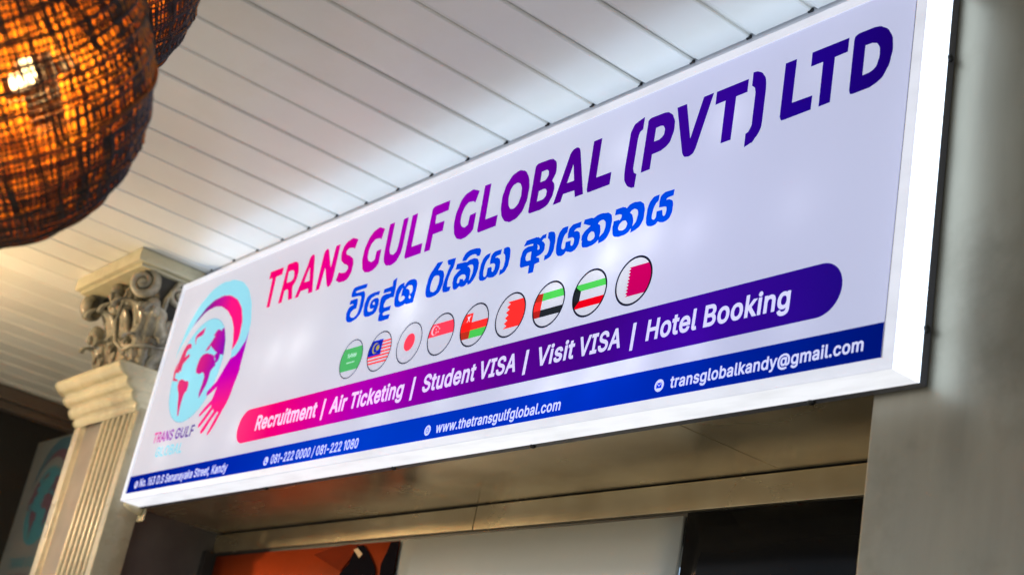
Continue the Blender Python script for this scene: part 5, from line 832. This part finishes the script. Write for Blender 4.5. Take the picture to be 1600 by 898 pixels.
# stepped moulding
prof = [(2.925, .0), (2.932, .010), (2.945, .016), (2.956, .014), (2.959, .034), (2.972, .046), (2.986, .050), (2.997, .046), (3.001, .066), (3.013, .084), (3.026, .090), (3.037, .086), (3.041, .104), (3.052, .126), (3.066, .140), (3.078, .145), (3.087, .139), (3.092, .120), (3.0925, .02)]
bm = bmesh.new()
rings = []
NX = 26
for z, o in prof:
    row = []
    xl, xr = -.765-.02*o/.145*0+(.012*o/.145), -.094+.046*o/.145
    pts = [(xl, .10)]+[(xl, .10-(.10+o)*k/4) for k in range(1, 4)]
    pts += [(xl+(xr-xl)*k/NX, -o) for k in range(NX+1)]
    pts += [(xr, -o+(o+.104)*k/6) for k in range(1, 7)]
    for x, y in pts:
        w = noise.noise(Vector((x*14, y*14, z*16)))*.0035 + noise.noise(Vector((x*45, y*30, z*40)))*.0015
        row.append(bm.verts.new((x, y-w, z+w*.9)))
    rings.append(row)
for a, b in zip(rings, rings[1:]):
    for k in range(len(a)-1):
        f = bm.faces.new((a[k], a[k+1], b[k+1], b[k])); f.smooth = True
bmesh.ops.recalc_face_normals(bm, faces=bm.faces)
pmesh("moulding", bm, M_cream)
# capital bell
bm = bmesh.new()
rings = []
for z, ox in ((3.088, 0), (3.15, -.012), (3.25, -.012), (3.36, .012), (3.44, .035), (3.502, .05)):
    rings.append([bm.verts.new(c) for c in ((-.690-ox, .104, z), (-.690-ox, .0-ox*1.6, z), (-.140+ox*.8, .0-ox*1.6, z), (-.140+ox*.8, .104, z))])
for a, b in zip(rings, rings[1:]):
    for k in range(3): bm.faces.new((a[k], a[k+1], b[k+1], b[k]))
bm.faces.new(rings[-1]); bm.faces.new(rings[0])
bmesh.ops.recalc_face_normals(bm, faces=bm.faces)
pmesh("capital_bell", bm, mat("capital_ground_shade", (.045, .040, .032), .7, var=.4, vscale=20))  # near-black colour stands in for the deep shade behind the leaves
bm = bmesh.new()
box(bm, -.735, -.078, -.165, .104, 3.488, 3.5005, bevel=.003)
box(bm, -.758, -.054, -.190, .104, 3.501, 3.5555, bevel=.008)
bmesh.ops.subdivide_edges(bm, edges=[e for e in bm.edges if e.calc_length() > .2], cuts=10)
for v in bm.verts:
    w = noise.noise(v.co*18)*.0016
    v.co += Vector((0, w, w))
pmesh("abacus", bm, M_cream)

def leaf(base, h, w, out, facing, curl=1.0, lean=0.0):
    """acanthus leaf: base point, height, width, outward reach, facing 'front' (-y) or 'side' (+x) or 'corner'"""
    bm = bmesh.new()
    NU, NT = 10, 22
    g = []
    for i in range(NT+1):
        t = i/NT
        ang = max(0, (t-.62)/.38)*math.pi*1.15*curl
        if t < .62:
            up, o = h*t/.62*.86, out*.35*(t/.62)**1.6
        else:
            r = h*.14
            up = h*.86+r*math.sin(ang)
            o = out*.35+ (out*.65)*(t-.62)/.38*.5 + r*(1-math.cos(ang))
        ww = w*(.42+.58*math.sin(math.pi*min(1, .18+t*.9))) * (1+.16*math.cos(t*2*math.pi*4.5))
        if t > .8: ww *= 1-(t-.8)*1.6
        row = []
        for k in range(NU+1):
            u = -1+2*k/NU
            ridge = .010*math.cos(u*math.pi*3)*(1-t*.5) - .012*abs(u)**2*(1 if t < .62 else .3)
            row.append((u*ww/2+lean*t, o+ridge, up))
        g.append(row)
    V = []
    for row in g:
        r_ = []
        for lx, lo, lz in row:
            if facing == 'front': p = (base[0]+lx, base[1]-lo, base[2]+lz)
            elif facing == 'side': p = (base[0]+lo, base[1]+lx, base[2]+lz)
            else:
                s = .7071
                p = (base[0]+lo*s+lx*s, base[1]-lo*s+lx*s, base[2]+lz)
            r_.append(bm.verts.new(p))
        V.append(r_)
    for i in range(NT):
        for k in range(NU):
            bm.faces.new((V[i][k], V[i][k+1], V[i+1][k+1], V[i+1][k])).smooth = True
    bmesh.ops.recalc_face_normals(bm, faces=bm.faces)
    bmesh.ops.solidify(bm, geom=list(bm.faces), thickness=.007)
    return pmesh("acanthus_leaf", bm, M_cap, smooth=True)

def volute(c, axis, r0, turns, flip=1, start=90, tail=None, th=.013):
    """spiral scroll around `axis` direction"""
    bm = bmesh.new()
    ax = Vector(axis).normalized()
    ux = Vector((0, 0, 1)).cross(ax).normalized()*flip
    uz = Vector((0, 0, 1))
    pts = [Vector(p) for p in (tail or [])]
    N = int(26*turns)
    rad = [th*.8]*len(pts)
    for i in range(N+1):
        t = i/N
        a = math.radians(start)-t*turns*2*math.pi
        r = r0*(1-.82*t)
        pts.append(Vector(c)+ux*math.cos(a)*r+uz*math.sin(a)*r+ax*(.012*t))
        rad.append(th*(1-.35*t))
    tube(bm, pts, rad, n=8, flat=1.9, up=ax)
    blob(bm, Vector(c)+ax*.012, th*1.25, sub=2)
    return pmesh("volute", bm, M_cap)
# front: two corner scrolls, two inner scrolls, tall and low leaves
volute((-.125, -.115, 3.437), (.75, -.66, 0), .062, 1.75, 1, 95, th=.017)
volute((-.685, -.115, 3.437), (-.75, -.66, 0), .062, 1.75, -1, 95, th=.017)
volute((-.330, -.075, 3.425), (0, -1, 0), .046, 1.6, -1, 100, tail=[(-.235, -.02, 3.12), (-.232, -.035, 3.22), (-.245, -.05, 3.33), (-.285, -.07, 3.44)])
volute((-.490, -.075, 3.425), (0, -1, 0), .046, 1.6, 1, 100, tail=[(-.585, -.02, 3.12), (-.588, -.035, 3.22), (-.575, -.05, 3.33), (-.535, -.07, 3.44)])
for x in (-.63, -.475, -.345, -.20):
    leaf((x, -.012, 3.088), .165+rp.uniform(-.01, .01), .088, .10, 'front', lean=rp.uniform(-.01, .01))
for x in (-.555, -.41, -.27):
    leaf((x, -.010, 3.12), .28, .080, .13, 'front')
leaf((-.155, -.02, 3.088), .27, .14, .10, 'corner')
# side: one scroll, a bud and leaves
volute((-.098, .028, 3.430), (1, 0, 0), .052, 1.6, 1, 100, tail=[(-.128, -.005, 3.16), (-.118, -.010, 3.28), (-.105, -.012, 3.40)])
leaf((-.142, .055, 3.088), .235, .095, .055, 'side')
leaf((-.142, .005, 3.088), .15, .09, .045, 'side')
def bud(c, r):
    bm = bmesh.new()
    blob(bm, c, r, 1, 1, 1.25)
    for k in range(5):
        a = 2*math.pi*k/5
        blob(bm, (c[0]+r*.7*math.cos(a), c[1]+r*.7*math.sin(a), c[2]-r*.8), r*.45, 1, 1, 1.3)
    pmesh("bud", bm, M_cap)
bud((-.100, -.060, 3.355), .030)
bud((-.60, -.085, 3.30), .034)
bud((-.41, -.115, 3.455), .030)
for k in range(34):
    bm = bmesh.new()
    blob(bm, (rp.uniform(-.60, -.16), -.055-rp.uniform(0, .035), 3.10+rp.uniform(0, .15)), rp.uniform(.007, .013), 1, .8, rp.uniform(.8, 1.7), sub=2)
    pmesh("berry", bm, M_cap)
bm = bmesh.new()
tube(bm, [(-.31, -.09, 3.49), (-.335, -.105, 3.40), (-.335, -.11, 3.30), (-.30, -.10, 3.215), (-.235, -.085, 3.175), (-.16, -.08, 3.185), (-.115, -.05, 3.19), (-.105, .02, 3.20), (-.105, .09, 3.215)], .0085, n=7)
pmesh("vine_stem", bm, M_cap)


# ------------------------------------------------------------------ dark side recess with a second board
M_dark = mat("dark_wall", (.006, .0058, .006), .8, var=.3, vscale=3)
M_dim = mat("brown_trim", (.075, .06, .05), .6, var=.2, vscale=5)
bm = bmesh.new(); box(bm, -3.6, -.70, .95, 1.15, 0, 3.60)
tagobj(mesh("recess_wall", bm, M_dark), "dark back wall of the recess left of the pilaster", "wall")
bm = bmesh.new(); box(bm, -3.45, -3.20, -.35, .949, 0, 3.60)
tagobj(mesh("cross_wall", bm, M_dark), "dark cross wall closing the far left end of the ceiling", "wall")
bm = bmesh.new()
box(bm, -3.199, -3.08, -2.7, .948, 3.47, 3.552, bevel=.008)
box(bm, -3.199, -3.12, -2.7, .948, 3.425, 3.469, bevel=.006)
tagobj(mesh("ceiling_cornice", bm, M_dim), "dim brown cornice where the plank ceiling ends at the far left", "cornice")
# unlit second board with the same emblem
BX, BY, BZ = -2.49, .40, 3.17
board = empty("dim_sign_board", (BX, BY, BZ-1.0), "unlit white board with a teal globe emblem, its colours darkened as shade, in the dark recess left of the pilaster", "sign board")
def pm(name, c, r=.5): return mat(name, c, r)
M_bwhite = mat("board_white_shaded", (.055, .058, .052), .45, var=.12, vscale=3)  # white board coloured near black: the recess shade is in the colour
M_bteal = pm("board_teal", (.002, .060, .075)); M_bred = pm("board_red", (.035, .004, .008)); M_bdark = pm("board_dark_teal", (.002, .028, .04)); M_bgrey = pm("board_grey", (.12, .12, .13))  # inks darkened with the same shade
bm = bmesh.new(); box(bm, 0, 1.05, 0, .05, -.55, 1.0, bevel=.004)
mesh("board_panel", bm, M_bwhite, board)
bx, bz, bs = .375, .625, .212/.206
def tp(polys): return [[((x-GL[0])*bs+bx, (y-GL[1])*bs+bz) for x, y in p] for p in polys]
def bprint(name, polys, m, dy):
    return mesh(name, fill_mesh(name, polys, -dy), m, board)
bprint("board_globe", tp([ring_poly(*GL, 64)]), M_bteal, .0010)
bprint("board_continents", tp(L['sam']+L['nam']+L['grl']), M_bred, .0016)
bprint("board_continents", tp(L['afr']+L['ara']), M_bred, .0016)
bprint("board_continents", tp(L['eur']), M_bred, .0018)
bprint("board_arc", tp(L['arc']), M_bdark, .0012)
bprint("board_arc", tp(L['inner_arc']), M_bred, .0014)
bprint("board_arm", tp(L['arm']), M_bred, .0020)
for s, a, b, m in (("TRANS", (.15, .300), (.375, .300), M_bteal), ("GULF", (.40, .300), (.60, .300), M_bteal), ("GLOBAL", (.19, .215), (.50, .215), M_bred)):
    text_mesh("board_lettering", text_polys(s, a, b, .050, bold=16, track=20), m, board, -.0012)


# ------------------------------------------------------------------ woven lamps
M_rattan = mat("rattan", (.022, .010, .005), .55, var=.45, vscale=40)
M_rattan_in = mat("rattan_lit_side", (.80, .28, .03), .7, var=.3, vscale=40)  # lamp glow put into the colour of the inward faces
M_bulb = bpy.data.materials.new("bulb_glow"); M_bulb.use_nodes = True
_p = M_bulb.node_tree.nodes["Principled BSDF"]
_p.inputs["Base Color"].default_value = (1, .8, .5, 1)
_p.inputs["Emission Color"].default_value = (1.0, .70, .30, 1)
_p.inputs["Emission Strength"].default_value = 7
M_cord = mat("black_cord", (.012, .011, .010), .6)
TILT = Vector((0.528, -0.621, 0.579)).to_track_quat('Z', 'Y')
BULB = (.172, .042, -.071)
LR, LH = .262, .288
def shade_r(a):
    """radius and height of the woven shell at polar angle a from the bottom"""
    r = LR*math.sin(a)**.92
    return r*(1+.012*math.sin(a*34)), -LH*math.cos(a)
def make_shade():
    rr = random.Random(11)
    bm = bmesh.new()
    A0, A1 = .16, 2.62
    # upright staves
    n = 250
    for k in range(n):
        ph = 2*math.pi*(k+rr.uniform(-.28, .28))/n
        a_start = A0+(0 if k % 4 == 0 else (.32 if k % 2 == 0 else .62))
        pts = []
        M = 26
        for i in range(M+1):
            a = a_start+(A1-a_start)*i/M
            r, z = shade_r(a)
            r += .0022*math.sin(a*47+k*math.pi)+rr.uniform(-.0008, .0008)
            p2 = ph+.010*math.sin(a*9+k*.7)
            pts.append((r*math.cos(p2), r*math.sin(p2), z))
        tube(bm, pts, rr.uniform(.0017, .0024), n=4, cap=False)
    # round weft rods: thin ones, and heavier twisted bands
    a = A0
    i = 0
    while a < A1:
        r, z = shade_r(a)
        heavy = i % 3 == 0
        N = 120
        pts = []
        o = rr.uniform(0, 6.28)
        for k in range(N):
            ph = 2*math.pi*k/N
            w = .0020*math.sin(ph*60+i*math.pi)+.0035*math.sin(ph*2+o)*.6
            zz = z+.0030*math.sin(ph*3+o)+.0018*math.sin(ph*7+o*2)
            pts.append(((r+w)*math.cos(ph), (r+w)*math.sin(ph), zz))
        if heavy:
            tube(bm, pts, .0028, n=5, closed=True, flat=.6)
            tube(bm, [(x*1.008, y*1.008, zz+.0048) for x, y, zz in pts], 0.0024, n=5, closed=True, flat=.6)
        else:
            tube(bm, pts, .0021, n=4, closed=True)
        i += 1
        a += .0365*(1+rr.uniform(-.12, .12))
    # places where the weave was doubled
    for q in range(14):
        ph = rr.uniform(0, 6.28); a0 = rr.uniform(.5, 2.2); 
        for k in range(rr.randint(3, 6)):
            pts = []
            for i in range(7):
                a = a0+(.10+.22*rr.random()*0+.18)*i/6
                r, z = shade_r(a)
                pts.append(((r-.004)*math.cos(ph+k*.011), (r-.004)*math.sin(ph+k*.011), z))
            tube(bm, pts, .0021, n=4)
    # outer faces dark, inner faces coloured orange for the bulb's glow
    bm.normal_update()
    for f in bm.faces:
        c = f.calc_center_median()
        if f.normal.dot(Vector((c.x/LR, c.y/LR, c.z/LH))) < -.05: f.material_index = 1
    me = bpy.data.meshes.new("woven_shade")
    bm.to_mesh(me); bm.free()
    me.materials.append(M_rattan)
    me.materials.append(M_rattan_in)
    return me
M_liner = bpy.data.materials.new("shade_liner"); M_liner.use_nodes = True
_nt = M_liner.node_tree
_tr = _nt.nodes.new("ShaderNodeBsdfTranslucent"); _df = _nt.nodes.new("ShaderNodeBsdfDiffuse"); _ms = _nt.nodes.new("ShaderNodeMixShader")
_nz = _nt.nodes.new("ShaderNodeTexNoise"); _nz.inputs["Scale"].default_value = 9; _nz.inputs["Detail"].default_value = 5
_cr = _nt.nodes.new("ShaderNodeValToRGB")
_cr.color_ramp.elements[0].position = .35; _cr.color_ramp.elements[1].position = .68
_cr.color_ramp.elements[0].color = (.34, .085, .006, 1); _cr.color_ramp.elements[1].color = (.92, .34, .03, 1)
_nt.links.new(_nz.outputs[0], _cr.inputs[0]); _nt.links.new(_cr.outputs[0], _tr.inputs[0])
_df.inputs[0].default_value = (.16, .07, .02, 1); _ms.inputs[0].default_value = .25
_nt.links.new(_tr.outputs[0], _ms.inputs[1]); _nt.links.new(_df.outputs[0], _ms.inputs[2])
_nt.links.new(_ms.outputs[0], _nt.nodes["Material Output"].inputs[0])
def make_liner():
    bm = bmesh.new()
    R_, n = [], 64
    for i in range(41):
        a = .16+(2.62-.16)*i/40
        r, z = shade_r(a)
        R_.append([bm.verts.new((r*.965*math.cos(2*math.pi*k/n), r*.965*math.sin(2*math.pi*k/n), z*.965)) for k in range(n)])
    for i in range(40):
        for k in range(n):
            bm.faces.new((R_[i][k], R_[i][(k+1) % n], R_[i+1][(k+1) % n], R_[i+1][k])).smooth = True
    bm.faces.new(R_[0])
    # the lining is torn open beside the bulb
    b = TILT.inverted() @ Vector(BULB)
    bm.normal_update()
    dead = []
    for f in bm.faces:
        c = f.calc_center_median()
        if len(f.verts) == 4 and (c.normalized()-b.normalized()).length < .19+.10*noise.noise(c*22): dead.append(f)
    bmesh.ops.delete(bm, geom=dead, context='FACES')
    me = bpy.data.meshes.new("shade_liner"); bm.to_mesh(me); bm.free()
    me.materials.append(M_liner)
    return me
liner_me = make_liner()
shade_me = make_shade()
bm = bmesh.new(); blob(bm, BULB, .017, 1, 1, 1.6, sub=3); bulb_me = bpy.data.meshes.new("bulb"); bm.to_mesh(bulb_me); bm.free(); bulb_me.materials.append(M_bulb)
for (loc, power, lab) in (((3.204, -1.623, 2.5255), 3.2, "large round woven rattan lamp glowing orange, the nearer one at the upper left"),
                   ((2.794, -1.472, 3.0027), 2.6, "round woven rattan lamp glowing orange, the smaller one half hidden behind the nearer lamp"),
                        ((-.95, -1.30, 2.68), 205, "unseen round woven lamp added as warm fill light, in front of the pilaster")):
    lp = empty("pendant_lamp", loc, lab, "lamp", "woven pendant lamps under the ceiling")
    for nm, me in (("woven_shade", shade_me), ("shade_liner", liner_me), ("bulb", bulb_me)):
        if nm == "shade_liner" and power > 100: continue     # the unseen lamp, added for warm light, has no liner
        o = bpy.data.objects.new(nm, me); col.objects.link(o); o.parent = lp
        if nm != "bulb":        # the shell hangs askew
            o.rotation_mode = 'QUATERNION'
            o.rotation_quaternion = TILT
    bm = bmesh.new()
    top = ZC-loc[2]-.002
    tube(bm, [(BULB[0], BULB[1], .03), (BULB[0]*.8, BULB[1]*.8, .12), (0, 0, .24), (0, 0, top*.5), (0, 0, top)], .004, n=8)
    bmesh.ops.create_cone(bm, cap_ends=True, segments=20, radius1=.05, radius2=.045, depth=.024, matrix=Matrix.Translation((0, 0, top-.012)))
    bmesh.ops.create_cone(bm, cap_ends=True, segments=14, radius1=.020, radius2=.017, depth=.06, matrix=Matrix.Translation((BULB[0], BULB[1], .062)))
    mesh("cord", bm, M_cord, lp)
    l = bpy.data.lights.new("bulb_light", 'POINT')
    l.energy = power
    l.color = (1.0, .56, .19) if power < 100 else (1.0, .74, .40)
    l.shadow_soft_size = .03 if power < 100 else .07
    lo = bpy.data.objects.new("bulb_light", l); lo.parent = lp; lo.location = BULB if power < 100 else (0, 0, 0)
    col.objects.link(lo)
